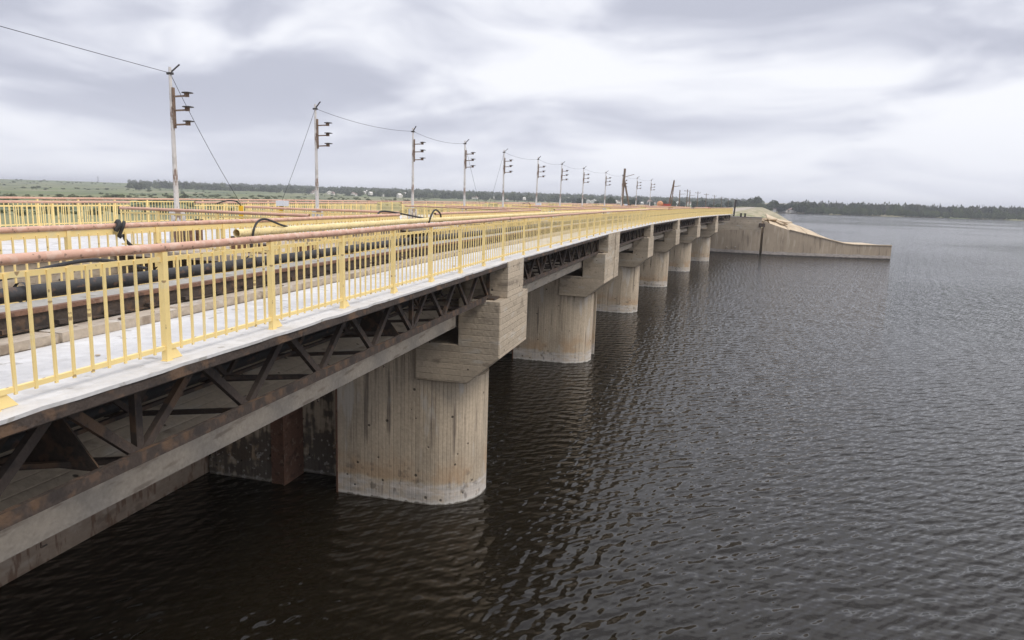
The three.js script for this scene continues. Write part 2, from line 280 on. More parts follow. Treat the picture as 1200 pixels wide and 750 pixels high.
// ------------------------------------------------------------------ water and land
{
  const tile = 53, N = 1536, waves = [], r = rng(4242);
  for (let i = 0; i < 130; i++) {                     // wind ripples: crests lie mostly across x
    const L = 0.20 * Math.pow(7, Math.pow(r(), 1.35)), a = R(-90 + 13 + 85 * (r() + r() - 1)), kx = Math.round(Math.cos(a) * tile / L), kz = Math.round(Math.sin(a) * tile / L);
    if (kx || kz) waves.push([kx, kz, r() * 6.283, 0.55 * Math.pow(L, 0.95) * (0.4 + r())]);
  }
  const add = (h, n, kx, kz, ph, amp) => {           // h += amp cos(...), by turning a phasor along each row
    const c = Math.cos(6.2831853 * kx / n), s = Math.sin(6.2831853 * kx / n);
    for (let j = 0; j < n; j++) { const p = 6.2831853 * kz * j / n + ph; let x = amp * Math.cos(p), y = amp * Math.sin(p); const o = j * n; for (let i = 0; i < n; i++) { h[o + i] += x; const t = x * c - y * s; y = x * s + y * c; x = t; } }
  };
  const h = new Float32Array(N * N); let lo = 1e9, hi = -1e9;
  for (const w of waves) add(h, N, w[0], w[1], w[2], w[3]);
  for (let j = 0; j < N; j++) for (let i = 0; i < N; i++) {
    const gust = 0.30 + 1.4 * fbm(i / N, j / N, 5, 9, 4, 77), k = j * N + i; let s = h[k];
    s = gust * (s + 0.05 * s * Math.abs(s)); h[k] = s; if (s < lo) lo = s; if (s > hi) hi = s;
  }
  const f = new Float32Array(N * N * 4); for (let i = 0; i < N * N; i++) { const v = (h[i] - lo) / (hi - lo); f[i * 4] = f[i * 4 + 1] = f[i * 4 + 2] = v; f[i * 4 + 3] = 1; }
  const bump = new THREE.DataTexture(f, N, N, THREE.RGBAFormat, THREE.FloatType); bump.wrapS = bump.wrapT = THREE.RepeatWrapping; bump.magFilter = THREE.LinearFilter; bump.repeat.set(1 / tile, 1 / tile); bump.rotation = 0.23; bump.needsUpdate = true;
  // a second, turned set of small ripples as a normal map with another repeat
  const T2 = 19.7, N2 = 1024, hh = new Float32Array(N2 * N2), w2 = [];
  for (let i = 0; i < 36; i++) { const L = 0.17 * Math.pow(5, r()), a = R(-90 + 80 * (r() + r() - 1)), kx = Math.round(Math.cos(a) * T2 / L), kz = Math.round(Math.sin(a) * T2 / L); w2.push([kx, kz, r() * 6.283, 0.0085 * L]); }
  for (const w of w2) add(hh, N2, w[0], w[1], w[2], w[3]);
  const nb = new Uint8Array(N2 * N2 * 4), px = T2 / N2;
  for (let j = 0; j < N2; j++) for (let i = 0; i < N2; i++) {
    const dx = (hh[j * N2 + (i + 1) % N2] - hh[j * N2 + (i + N2 - 1) % N2]) / (2 * px), dy = (hh[((j + 1) % N2) * N2 + i] - hh[((j + N2 - 1) % N2) * N2 + i]) / (2 * px), l = 1 / Math.hypot(dx, dy, 1), k = (j * N2 + i) * 4;
    nb[k] = 127.5 * (1 - dx * l); nb[k + 1] = 127.5 * (1 - dy * l); nb[k + 2] = 127.5 * (1 + l); nb[k + 3] = 255;
  }
  const nrm = new THREE.DataTexture(nb, N2, N2); nrm.wrapS = nrm.wrapT = THREE.RepeatWrapping; nrm.magFilter = THREE.LinearFilter; nrm.repeat.set(1 / T2, 1 / T2); nrm.rotation = 0.5; nrm.needsUpdate = true;
  const wind = texture(512, 512, 380, 330, (u, v) => 0.04 + 0.08 * sstep(0.34, 0.70, fbm(u, v, 5, 5, 7, 791)), false);   // ripples too small to build: wind streaks and calmer lanes
  const mat = new THREE.MeshPhysicalMaterial({ color: new THREE.Color().setRGB(0.0125, 0.0098, 0.006), roughness: 1, roughnessMap: wind, ior: 1.333, bumpMap: bump, bumpScale: 0.04, normalMap: nrm, normalScale: new THREE.Vector2(0.7, 0.7) });
  const g = new THREE.PlaneGeometry(12000, 9000, 1, 1); g.rotateX(-Math.PI / 2); g.translate(3800, 0, -3900);
  const p = g.attributes.position, uv = g.attributes.uv; for (let i = 0; i < 4; i++) uv.setXY(i, p.getX(i), -p.getZ(i));
  single('lake_water', g, mat, 'brown rippled lake water along the dam', 'water', null, 'structure');
}
const END_HEAD = R(18.9), ENDDIR = dirOf(END_HEAD);
const LINE = []; for (let k = -1; k <= NSPAN; k++) LINE.push(NODE[k]); LINE.unshift([LINE[0][0] - 300 * Math.sin(R(9)), LINE[0][1] + 300 * Math.cos(R(9))]); LINE.push([NODE[NSPAN][0] + ENDDIR[0] * 860, NODE[NSPAN][1] + ENDDIR[1] * 860]);
function latOf(x, z) {
  let best = 1e9, out = [0, 0];
  for (let i = 0; i + 1 < LINE.length; i++) {
    const [ax, az] = LINE[i], [bx, bz] = LINE[i + 1], L = Math.hypot(bx - ax, bz - az), dx = (bx - ax) / L, dz = (bz - az) / L;
    const s0 = (x - ax) * dx + (z - az) * dz, s = clamp(s0, 0, L), d = Math.hypot(x - ax - dx * s, z - az - dz * s);
    if (d < best) { best = d; out = [Math.sign((x - ax) * -dz + (z - az) * dx) * d, i + s / L]; }
  }
  return out;                                        // signed distance (positive towards the lake) and place along
}
const LAST = LINE.length - 2;
const shoreZ = x => -985 + 26 * (fbmFree(x * 0.012, 3.3, 4, 501) - 0.5) + 0.03 * (x - 600) * (x > 600 ? 1 : 0);
function ground(x, z) {
  const [l, i] = latOf(x, z), r = Math.hypot(x, z), n = fbmFree(x * 0.02, z * 0.02, 4, 511) - 0.5;
  const plainY = 1.6 + 2.2 * n + 20 * sstep(900, 3200, r) * (0.85 + 0.5 * (fbmFree(x * 0.0011, z * 0.0011, 3, 521) - 0.5)) + 10 * sstep(3200, 7000, r);
  let y = -4;
  if (l < -28) y = mix(-4, plainY, sstep(28, 44, -l));
  const back = shoreZ(x) - z;                        // beyond the far shore
  if (x > 200) y = Math.max(y, mix(-4, plainY, sstep(-12, 14, back)));
  if (i >= LAST) {                                   // the dam goes on as an embankment
    const c = -10, half = 13, top = 6.9, out = Math.abs(l - c) - half;
    const s = (i - LAST) * 860, cone = out < 0 ? top : top - out / 2.6; y = Math.max(y, mix(-4, cone, sstep(l > -24 ? 14 : 2, l > -24 ? 20 : 10, s)));
  }
  return y;
}
{
  const ang = []; for (let a = -62; a < 8; a += 0.5) ang.push(a); for (let a = 8; a < 24; a += 0.1) ang.push(a); for (let a = 24; a <= 62; a += 0.5) ang.push(a);
  const rad = []; for (let i = 0; i <= 170; i++) rad.push(30 * Math.pow(9000 / 30, i / 170));
  const P = [], C = [], U = [], I = [], na = ang.length;
  for (const r of rad) for (const a of ang) {
    const x = Math.sin(R(a)) * r, z = -Math.cos(R(a)) * r, y = ground(x, z), [l, i] = latOf(x, z);
    P.push(x, y, z); U.push(x, z);
    const n1 = fbmFree(x * 0.011 + 3, z * 0.004, 5, 531), n2 = fbmFree(x * 0.05, z * 0.02, 4, 541);
    let c = mixc([0.135, 0.165, 0.062], [0.20, 0.205, 0.10], sstep(0.35, 0.65, n1)); c = mixc(c, [0.075, 0.095, 0.05], 0.8 * sstep(0.5, 0.66, n2)); c = mixc(c, [0.27, 0.25, 0.16], 0.6 * sstep(0.6, 0.75, fbmFree(x * 0.006, z * 0.003 + 9, 4, 551)));
    if (i >= LAST && l > -26) c = mixc(c, l > -13 && l < -4 ? [0.42, 0.37, 0.30] : [0.34, 0.29, 0.18], l > -13 && l < -4 ? 0.9 : 0.65 * sstep(0.35, 0.6, n2));
    if (i >= LAST && l > -3 && l < 26) c = mixc(c, [0.40, 0.345, 0.23], 0.85 * sstep(0.36, 0.56, vnoise(l * 0.7, i * 40, 0, 0, 571) * 0.7 + 0.3 * n2));
    C.push(...c);
  }
  for (let j = 0; j + 1 < rad.length; j++) for (let i = 0; i + 1 < na; i++) { const a = j * na + i; I.push(a, a + 1, a + na, a + 1, a + na + 1, a + na); }
  const g = new THREE.BufferGeometry(); g.setAttribute('position', new THREE.Float32BufferAttribute(P, 3)); g.setAttribute('color', new THREE.Float32BufferAttribute(C, 3)); g.setAttribute('uv', new THREE.Float32BufferAttribute(U, 2)); g.setIndex(I); g.computeVertexNormals();
  const m = new THREE.MeshStandardMaterial({ vertexColors: true, roughness: 1 });
  m.map = texture(512, 512, 37, 37, (u, v) => { const k = 0.72 + 0.56 * fbm(u, v, 20, 20, 5, 561); return [k, k, k]; }, true);
  single('ground', g, m, 'green grassy plain and embankment behind the dam', 'ground', null, 'structure');
}


// ------------------------------------------------------------------ piers
const arc = (cx, cz, r, a0, a1, n) => { const o = []; for (let i = 0; i <= n; i++) { const a = mix(a0, a1, i / n); o.push([cx + r * Math.cos(a), cz - r * Math.sin(a)]); } return o; };   // angles in (x, -z)
function pierOutline(part, clip) {                          // half thickness 1.55, slots in both flanks
  const w = 1.55, side = s => [[-5.19, w * s], [-5.19, 0.42 * s], [-7.05, 0.42 * s], [-7.05, w * s], [-9.9, w * s], [-9.9, 0.75 * s], [-10.75, 0.75 * s], [-10.75, w * s], [-21.6, w * s]];
  const nose = clip ? [[-2.59, w], [-2.59, -w]] : arc(-2.39, 0, w, -Math.PI / 2, Math.PI / 2, 28);
  if (part === 'nose') return [[-5.186, w], ...nose, [-5.186, -w]];
  return [...side(1).slice(1).reverse(), ...side(-1).slice(1)];
}
function hammer(z0, z1, ou) { return profile([[0, 6.44], [-1.27, 6.44], [-1.27, 5.09], [-2.59, 5.09], [-2.59, 3.94], [-0.97, 3.94], [0, 4.78]], z0, z1, 0.03, ou, ou * 0.7); }
const pierRand = rng(17);
for (let k = 0; k < NSPAN; k++) {
  const double = k === 2, ou = k * 2.37;
  const t = atPier(thing('bridge_pier', `board-marked concrete pier with rounded nose, ${nth(k)} from the abutment${double ? ', split by a joint' : ''}`, 'pier', 'concrete piers carrying the dam bridge'), k);
  part(t, 'nose', merge([prism(pierOutline('nose', false), -2, 3.94, 0.45, ou), prism(pierOutline('nose', true), 3.945, 5.6, 0.45, ou)]), M.pier);
  part(t, 'shaft', prism(pierOutline('body'), -2, 5.6, 0.45, ou + 3), M.pierFoul);
  part(t, 'hammerhead', hammer(-1.62, 1.62, ou), M.beam);
  part(t, 'column', box(-1.30, 0, 6.445, 7.50, double ? -1.6 : -0.93, 0.93, ou, ou), M.beam);
  part(t, 'end_wall', box(-4.6, -1.31, 5.61, 7.27, -0.45, 0.45, ou, ou), M.beam);
  for (const s of [-1, 1]) part(t, 'steel_jamb', merge([box(-7.52, -7.04, -1, 5.55, 1.552 * s, 1.60 * s), box(-7.06, -7.02, -1, 5.55, 0.5 * s, 1.66 * s)]), M.rustRed);
  for (const s of [-1, 1]) { const g = profile([[-9.0, 4.28], [-7.95, 4.62], [-7.95, 4.40], [-9.0, 4.05]], 1.553 * s, 1.62 * s, 0, 0); part(t, 'steel_bracket', g, M.rust); }
  for (const s of [-1, 1]) part(t, 'joint_seal', box(-5.23, -5.17, -0.5, 5.5, 1.553 * s, 1.575 * s), M.rustRed);
  part(t, 'bearing_pad', box(-0.85, -0.22, 6.442, 6.49, 0.95, 1.5), M.rust); part(t, 'bearing_pad', box(-0.85, -0.22, 6.442, 6.49, -1.5, -0.95), M.rust);
  part(t, 'deck_slab', box(-11.55, -5.06, 7.28, 7.47, -3.2, 3.2), M.dirtyDeck);
  if (double) {
    const out = [[-21.6, -1.62], ...arc(-2.39, -1.62, 1.45, 0, Math.PI / 2, 16), [-21.6, -3.07]];
    part(t, 'joint_leaf', prism(out, -2, 3.94, 0.45, 5), M.pier);
    part(t, 'hammerhead', hammer(-1.72, -3.35, 3.3).translate(0.03, 0, 0), M.beam);
    part(t, 'column', box(-1.30, 0.03, 6.445, 7.50, -1.72, -3.3, 2, 1), M.beam);
  }
}

// ------------------------------------------------------------------ deck spans
function strip(x0, x1, y0, y1, cut = 0.01, sA = 0, sB = SPAN) {
  const e = x => mitre(x) - cut;
  const a = sA === 0 ? e : () => -sA, b = sB === SPAN ? x => SPAN + e(x) : () => sB;
  return prism([[x0, a(x0)], [x1, a(x1)], [x1, -b(x1)], [x0, -b(x0)]], y0, y1, 0.3);
}
const jag = rng(55);
for (let k = 0; k <= NSPAN; k++) {
  const t = atSpan(thing('deck_span', `concrete bridge deck span with pale walkway, ${nth(k)} from the abutment`, 'bridge deck', 'deck spans of the dam bridge'), k);
  // walkway slab with a slightly broken lake-side edge
  const edge = []; for (let s = 0.0; s <= SPAN + 0.001; s += SPAN / 60) edge.push([-0.02 - 0.028 * jag() * (jag() < 0.25 ? 1.8 : 0.6), -clamp(s, 0.0, SPAN)]);
  const wk = prism([[-1.95, mitre(-1.95) - 0.006], ...edge.map(([x, z], i) => [x, i === 0 ? -0.006 : i === edge.length - 1 ? -SPAN + 0.006 : z]), [-1.95, -SPAN - mitre(-1.95) + 0.006]], 7.475, DECK, 0.3);
  part(t, 'walkway_slab', wk, M.walkway);
  part(t, 'edge_beam', merge([box(-0.07, -0.045, 7.365, 7.474, -0.94, -SPAN + 0.94), box(-0.16, -0.07, 7.365, 7.38, -0.94, -SPAN + 0.94)]), M.rust);
  for (let j = 0; j <= 9; j++) { const s = 1.76 + j * 1.955; part(t, 'slab_bracket', merge([box(-1.9, -0.08, 7.345, 7.47, -s - 0.04, -s + 0.04)]), M.rust); }
  part(t, 'girder_flange', strip(-3.6, -1.37, 5.6, 5.94, 0.35), M.flange);
  part(t, 'girder_haunch', profile([[-1.5, 5.945], [-2.415, 6.26], [-2.415, 5.945]], -0.5, -SPAN + 0.5, 0), M.beam);
  part(t, 'girder_web', strip(-2.85, -2.42, 5.94, 7.40, 0.02), M.beam);
  part(t, 'inner_girder', strip(-5.02, -4.6, 5.62, 7.27, 0.02), M.beam);
  part(t, 'service_slab', strip(-5.0, -2.86, 7.28, 7.42, 0.01), M.dirtyDeck);
  part(t, 'kerb_base', strip(-2.44, -2.0, 7.41, 7.60, 0.004), M.dirtyDeck);
  for (let j = 0; j < 10; j++) { const a = j * SPAN / 10, w = SPAN / 10 - 0.015 - 0.03 * jag(), o = (jag() - 0.5) * 0.04, y = 7.625 + 0.02 * (jag() - 0.5), n = 7, pl = []; for (let q = 0; q <= n; q++) pl.push([-1.965 + o - 0.05 * jag() * jag(), -a - w * q / n]); part(t, 'kerb_stone', prism([[-2.30 + o, -a], ...pl, [-2.30 + o, -a - w]], 7.512, y, 0.3), M.dirtyDeck); }
  part(t, 'rail_plinth', strip(-3.0, -2.44, 7.421, 7.86, 0.01), M.greyConcrete);
  part(t, 'far_slab', strip(-21.5, -11.58, 7.36, DECK, 0.01), M.walkway);
  part(t, 'far_girder', merge([strip(-12.1, -11.7, 5.62, 7.35, 0.02)]), M.beam);
  part(t, 'far_girder', merge([strip(-17, -16.4, 5.62, 7.35, 0.02)]), M.beam); part(t, 'far_girder', merge([strip(-21.3, -20.8, 5.62, 7.35, 0.02)]), M.beam);
  for (let s = 2.2; s < SPAN - 1; s += 2.9) part(t, 'rebar_hook', merge([bar([-1.355, 5.60, -s], [-1.355, 5.54, -s], 0.014, 0.014), bar([-1.355, 5.545, -s], [-1.355, 5.545, -s - 0.07], 0.014, 0.014)]), M.rust);
  // lower spillway wall between the piers
  const w = atSpan(thing('spillway_wall', `rust-stained concrete wall in the shade under the deck, ${nth(k)} span from the abutment`, 'wall', 'spillway walls between the piers'), k);
  part(w, 'wall_face', box(-10.45, -10.02, -2, 5.3, -0.95, -SPAN + 0.95, k * 1.3, 0), M.wall);
  part(w, 'gate_platform', box(-9.9, -6.3, 5.62, 5.66, -1.7, -SPAN + 1.7), M.rust);
  for (let s = 2.4; s < SPAN - 1.7; s += 2.6) part(w, 'platform_beam', box(-9.9, -5.06, 5.40, 5.618, -s, -s - 0.14), M.rust);
  part(w, 'wall_cap', box(-10.5, -9.95, 5.302, 5.45, -1.6, -SPAN + 1.6), M.rustRed);
}


// ------------------------------------------------------------------ steel trusses under the walkway
for (let k = 0; k <= NSPAN; k++) {
  const t = atSpan(thing('steel_truss', `rusty steel zigzag truss under the walkway edge, ${nth(k)} span from the abutment`, 'truss', 'side trusses of the deck spans'), k);
  const s0 = k === 3 ? 3.34 : 0.96, s1 = SPAN - 0.96, X = -0.54;
  part(t, 'bottom_chord', merge([box(X + 0.01, X + 0.07, 6.40, 6.54, -s0, -s1), box(X - 0.11, X + 0.012, 6.40, 6.425, -s0, -s1)]), M.rust);
  part(t, 'top_chord', merge([box(X + 0.01, X + 0.07, 7.19, 7.325, -s0, -s1), box(X - 0.11, X + 0.012, 7.29, 7.32, -s0, -s1)]), M.rust);
  const bot = j => 19.35 - 1.955 * j;
  for (let j = 0; j < 9; j++) {
    const a = bot(j), b = bot(j + 1), m = (a + b) / 2;
    part(t, 'diagonal', bar([X - 0.03, 6.46, -a], [X - 0.03, 7.26, -m - 0.06], 0.075, 0.10), M.rust);
    part(t, 'diagonal', bar([X - 0.03, 6.46, -b], [X - 0.03, 7.26, -m + 0.06], 0.075, 0.10), M.rust);
    part(t, 'gusset_plate', profile([[0, 0], [0.34, 0], [0.22, 0.2], [0.1, 0.2]], 0, 0.012, 0).rotateY(Math.PI / 2).translate(X - 0.075, 6.40, -b + 0.17), M.rust);
  }
  for (const s of [s0 + 0.05, bot(7), bot(3), s1 - 0.05]) part(t, 'post', box(X - 0.08, X + 0.0, 6.4, 7.29, -s - 0.05, -s + 0.05), M.rust);
  // inner frame beside the girder
  const Y = -1.62;
  part(t, 'inner_chord', box(Y - 0.03, Y + 0.03, 6.50, 6.55, -s0, -s1), M.rust);
  for (let j = 0; j < 9; j++) {
    const a = bot(j) - 0.9, b = bot(j + 1) - 0.9, m = (a + b) / 2;
    part(t, 'inner_diagonal', bar([Y, 6.54, -a], [Y, 7.36, -m - 0.05], 0.05, 0.07), M.rust);
    part(t, 'inner_diagonal', bar([Y, 6.54, -b], [Y, 7.36, -m + 0.05], 0.05, 0.07), M.rust);
    part(t, 'cross_strut', bar([X, 6.42, -bot(j)], [-2.4, 6.30, -bot(j) + 0.5], 0.06, 0.06), M.rust);
    if (j % 2) part(t, 'cross_strut', bar([X, 6.42, -bot(j)], [Y, 6.54, -bot(j) + 1.0], 0.06, 0.06), M.rust);
  }
  for (const j of [3, 7]) part(t, 'diaphragm', profile([[-0.62, 6.43], [-1.6, 6.40], [-1.5, 6.75], [-1.1, 7.0]].reverse(), -0.01, 0.01, 0).translate(0, 0, -bot(j) + 0.45), M.rust);
  const c = atSpan(thing('service_pipe', `dark pipe and cables along the girder behind the truss, ${nth(k)} span from the abutment`, 'pipe', 'pipes behind the side trusses'), k);
  part(c, 'pipe', tube([[-2.31, 6.43, -0.5], [-2.30, 6.41, -SPAN / 2], [-2.31, 6.43, -SPAN + 0.5]], 0.09, 10, 20), M.blackPipe);
  const rr = rng(k + 300), pts = []; for (let s = 0.5; s < SPAN; s += 1.2) pts.push([-2.34 + 0.1 * rr(), 6.56 + 0.12 * (rr() - 0.5), -s]);
  part(c, 'cable', tube(pts, 0.028, 6), M.rubber);
  for (let s = 2; s < SPAN; s += 3.9) part(c, 'pipe_bracket', box(-2.42, -2.2, 6.48, 6.53, -s, -s + 0.08), M.rust);
}

// ------------------------------------------------------------------ railings
const balusterGs = Array.from({ length: 9 }, (_, i) => metricUV(new THREE.BoxGeometry(0.018, 1.0, 0.028), i * 0.37, i * 0.83)), farBar = metricUV(new THREE.BoxGeometry(0.024, 1.0, 0.03));
const postGs = Array.from({ length: 5 }, (_, i) => merge([box(-0.034, 0.034, 0.003, 1.16, -0.036, 0.036), box(-0.04, 0.04, 0.0, 0.008, -0.05, 0.05)].map(g => { const u = g.attributes.uv; for (let j = 0; j < u.count; j++) u.setXY(j, u.getX(j) + i * 0.41, u.getY(j) + i * 0.53); return g; })));
const footG = profile([[0, 0], [0.2, 0], [0.02, 0.2], [0, 0.2]], -0.006, 0.006, 0).rotateY(Math.PI / 2).translate(0.0, 0.004, -0.034);
const railRand = rng(777);
function railing(k, x, base, s0, s1, first, detail, label, group, o = {}) {
  const t = atSpan(thing('guard_railing', label, 'railing', group), k), rr = railRand;
  if (o.cross) { t.position.set(...o.cross.at); t.rotation.y = o.cross.turn; }
  const top = base + 1.21, pts = [];
  for (let s = s0; ; s += 2) { const e = Math.min(s, s1); pts.push([x + 0.012 * (rr() - 0.5), top + 0.016 * (rr() - 0.5), -e]); if (s >= s1) break; }
  part(t, 'handrail', tube(pts, 0.046, 10, Math.ceil((s1 - s0) * 2)), M.pink);
  part(t, 'top_bar', box(x - 0.012, x + 0.012, base + 1.06, base + 1.06 + (o.deep ?? 0.05), -s0, -s1), M.yellow);
  part(t, 'bottom_bar', box(x - 0.02, x + 0.02, base + 0.12, base + 0.165, -s0, -s1), M.yellow);
  const posts = []; for (let s = first; s < s1 - 0.05; s += 2) if (s > s0) posts.push(s);
  for (const s of posts) { const p = part(t, 'post', postGs[Math.floor(rr() * 5)], M.yellow); p.position.set(x, base, -s); p.rotation.set((rr() - 0.5) * 0.012, 0, (rr() - 0.5) * 0.012); part(p, 'foot_plate', footG, M.yellow); }
  const bars = []; for (let s = Math.ceil(s0 / 0.2) * 0.2 + 0.01; s < s1; s += 0.2) if (!posts.some(q => Math.abs(q - s) < 0.085)) bars.push(s);
  if (detail) for (const s of bars) { const b = part(t, 'baluster', balusterGs[Math.floor(rr() * 9)], M.yellow); b.position.set(x + 0.018, base + 0.60, -s + 0.012 * (rr() - 0.5)); b.rotation.x = (rr() - 0.5) * 0.016; b.rotation.z = (rr() - 0.5) * 0.01; }
  else part(t, 'balusters', merge(bars.map(s => farBar.clone().translate(x + 0.018, base + 0.60, -s + 0.015 * (rr() - 0.5)))), M.yellow, true);
  return t;
}
for (let k = 0; k <= NSPAN; k++) {
  const e = mitre(-0.27);
  railing(k, -0.27, DECK, -e + 0.02, SPAN + e - 0.02, 1.81, k >= 1 && k <= 3, `yellow lakeside guard railing with pink pipe handrail, ${nth(k)} span from the abutment`, 'lakeside guard railings');
}
for (let k = 0; k <= NSPAN; k++) railing(k, -4.72, 7.43, 3.1 + (k ? 2.1 : 0), SPAN + (k < NSPAN ? 2.2 : -1), 1.0, k === 1 || k === 2, `yellow inner railing beside black pipe with pink handrail, ${nth(k)} span from the abutment`, 'inner railings beside the gate openings', { deep: 0.10 });
for (let k = 0; k <= NSPAN; k++) railing(k, -15.9, DECK, 5.5, SPAN + (k < NSPAN ? 2.4 : -1), 1.4, k === 1, `yellow middle railing beyond the gate openings, ${nth(k)} span from the abutment`, 'middle railings beyond the gate openings');
for (let k = 0; k <= NSPAN; k++) { const e = mitre(-21.3); railing(k, -21.3, DECK, -e + 0.02, SPAN + e - 0.02, 0.7, k === 1 || k === 2, `yellow railing along the grassy side of the deck, ${nth(k)} span from the abutment`, 'outer railings on the grassy side'); }
for (let k = 1; k < NSPAN; k++) for (const s of [1, -1]) {
  const a = headOf(k) + TURN / 2, d = dirOf(a), at = [NODE[k][0] - d[0] * 3.05 * s - Math.cos(a) * 5.1, 0, NODE[k][1] - d[1] * 3.05 * s - Math.sin(a) * 5.1];
  railing(k, 0, 7.47, 0.05, 6.35, 1.0, k === 1 && s === 1, `short yellow crosswise railing ${s > 0 ? 'before' : 'behind'} the pier, ${nth(k)} from the abutment`, 'crosswise railings at the gate openings', { cross: { at, turn: Math.PI / 2 - a } });
}


// ------------------------------------------------------------------ crane rail, pipes and clutter on the deck
for (let k = 0; k <= NSPAN; k++) {
  const t = atSpan(thing('crane_rail', `rusty crane rail on the kerb behind the walkway, ${nth(k)} span from the abutment`, 'rail', 'crane rails along the deck'), k), e = mitre(-2.3) - 0.01;
  part(t, 'web', box(-2.40, -2.37, 7.66, 7.83, e, -SPAN - e), M.rust);
  part(t, 'foot', box(-2.43, -2.31, 7.642, 7.66, e, -SPAN - e), M.rust);
  part(t, 'head', merge([profile([[-2.43, 7.83], [-2.33, 7.83], [-2.335, 7.885], [-2.425, 7.885]].reverse(), e, -SPAN - e, 0.008)]), M.rustRed);
  for (let s = 0.4; s < SPAN; s += 0.75) part(t, 'rail_clip', box(-2.345, -2.27, 7.661, 7.71, -s, -s - 0.12), M.rust);
  if (k < 5) {
    const p = atSpan(thing('black_pipe', `thick black pipe on saddles behind the crane rail, ${nth(k)} span from the abutment`, 'pipe', 'black pipes along the deck'), k);
    part(p, 'pipe', tube([[-3.4, 7.92, -0.15], [-3.38, 7.90, -SPAN / 2], [-3.4, 7.93, -SPAN + 0.15]], 0.10, 12, 12), M.blackPipe);
    for (let s = 1.2; s < SPAN; s += 2.55) { part(p, 'saddle', merge([box(-3.56, -3.24, 7.42, 7.80, -s - 0.09, -s + 0.09)]), s % 5 > 2.5 ? M.greyConcrete : M.signalYellow); part(p, 'flange', tube([[-3.39, 7.915, -s - 0.6], [-3.39, 7.915, -s - 0.66]], 0.135, 12), M.blackPipe); }
    const rr = rng(k + 900), pts = []; for (let s = 0; s <= SPAN; s += 1.1) pts.push([-3.7 + 0.25 * rr(), 7.46 + 0.3 * rr() * rr(), -s]);
    const h = atSpan(thing('loose_cable', `black cable lying beside the black pipe, ${nth(k)} span from the abutment`, 'cable', 'cables along the deck'), k);
    part(h, 'cable', tube(pts, 0.025, 6), M.rubber);
    const p2 = []; for (let s = 0; s <= SPAN; s += 1.7) p2.push([-3.15 + 0.12 * rr(), 7.46 + 0.2 * rr(), -s]); part(h, 'cable', tube(p2, 0.02, 6), M.rubber);
  }
}
{ // pale yellow pipe that starts part-way along the seventh span and runs on
  const P = [], y = 8.53; P.push(spanPoint(1, -3.35, 11.5, y - 0.02)); P.push(spanPoint(1, -3.35, SPAN, y));
  for (let k = 2; k <= 4; k++) P.push(spanPoint(k, -3.35, SPAN, y));
  const t = thing('yellow_pipe', 'pale yellow pipe carried above the black pipe behind the railing', 'pipe');
  for (let i = 0; i + 1 < P.length; i++) part(t, 'pipe', tube([P[i], P[i + 1]], 0.075, 12), M.paleYellow);
  for (let k = 1; k <= 4; k++) for (let s = k === 1 ? 12.3 : 1.5; s < SPAN; s += 4.05) part(t, 'stand', bar(spanPoint(k, -3.75, s, 7.42), spanPoint(k, -3.44, s, 8.5), 0.05, 0.05), M.yellow);
}
function hose(pts, r, label, m = M.rubber) { const t = single('hose', tube(pts, r, 7), m, label, 'hose'); return t; }
const loop = (k, x, s, y, w, h, d) => [spanPoint(k, x, s - w, y - h * 0.7), spanPoint(k, x + 0.06, s - w * 0.7, y + 0.02), spanPoint(k, x, s, y + 0.08), spanPoint(k, x - 0.1, s + w * 0.8, y + 0.02), spanPoint(k, x - 0.12, s + w, y - h), spanPoint(k, x - 0.05, s + w + d, y - h * 1.7)];
hose(loop(1, -4.66, 10.02, 8.64, 0.07, 0.12, 0.05), 0.04, 'thick dark cable wound over the inner pink handrail');
hose(loop(1, -4.66, 10.15, 8.62, 0.13, 0.22, 0.10), 0.03, 'dark cable with hanging ends over the inner pink handrail');
hose([spanPoint(1, -3.3, 11.9, 8.2), spanPoint(1, -3.25, 11.95, 8.62), spanPoint(1, -3.3, 12.3, 8.76), spanPoint(1, -3.3, 13.0, 8.62), spanPoint(1, -3.4, 13.5, 8.55)], 0.022, 'thin black loop of hose over the end of the yellow pipe');
hose([spanPoint(2, -3.3, 1.0, 8.3), spanPoint(2, -3.25, 1.2, 8.70), spanPoint(2, -3.3, 1.7, 8.86), spanPoint(2, -3.35, 2.3, 8.62), spanPoint(2, -3.4, 2.2, 8.3)], 0.03, 'black loop of cable standing above the yellow pipe past the seventh pier');
hose([spanPoint(2, -5.3, 0.0, 8.6), spanPoint(2, -4.9, 0.4, 8.5), spanPoint(2, -5.2, 1.6, 8.75), spanPoint(2, -4.2, 2.6, 8.55), spanPoint(2, -3.7, 3.4, 8.4)], 0.03, 'tangled black cable between inner railing and yellow pipe');
hose([spanPoint(1, -3.5, 2.5, 7.60), spanPoint(1, -3.3, 4.5, 8.06), spanPoint(1, -3.45, 6.5, 8.10), spanPoint(1, -3.8, 8.5, 8.2), spanPoint(1, -4.3, 10.2, 7.9)], 0.03, 'black cable crossing over the thick black pipe');
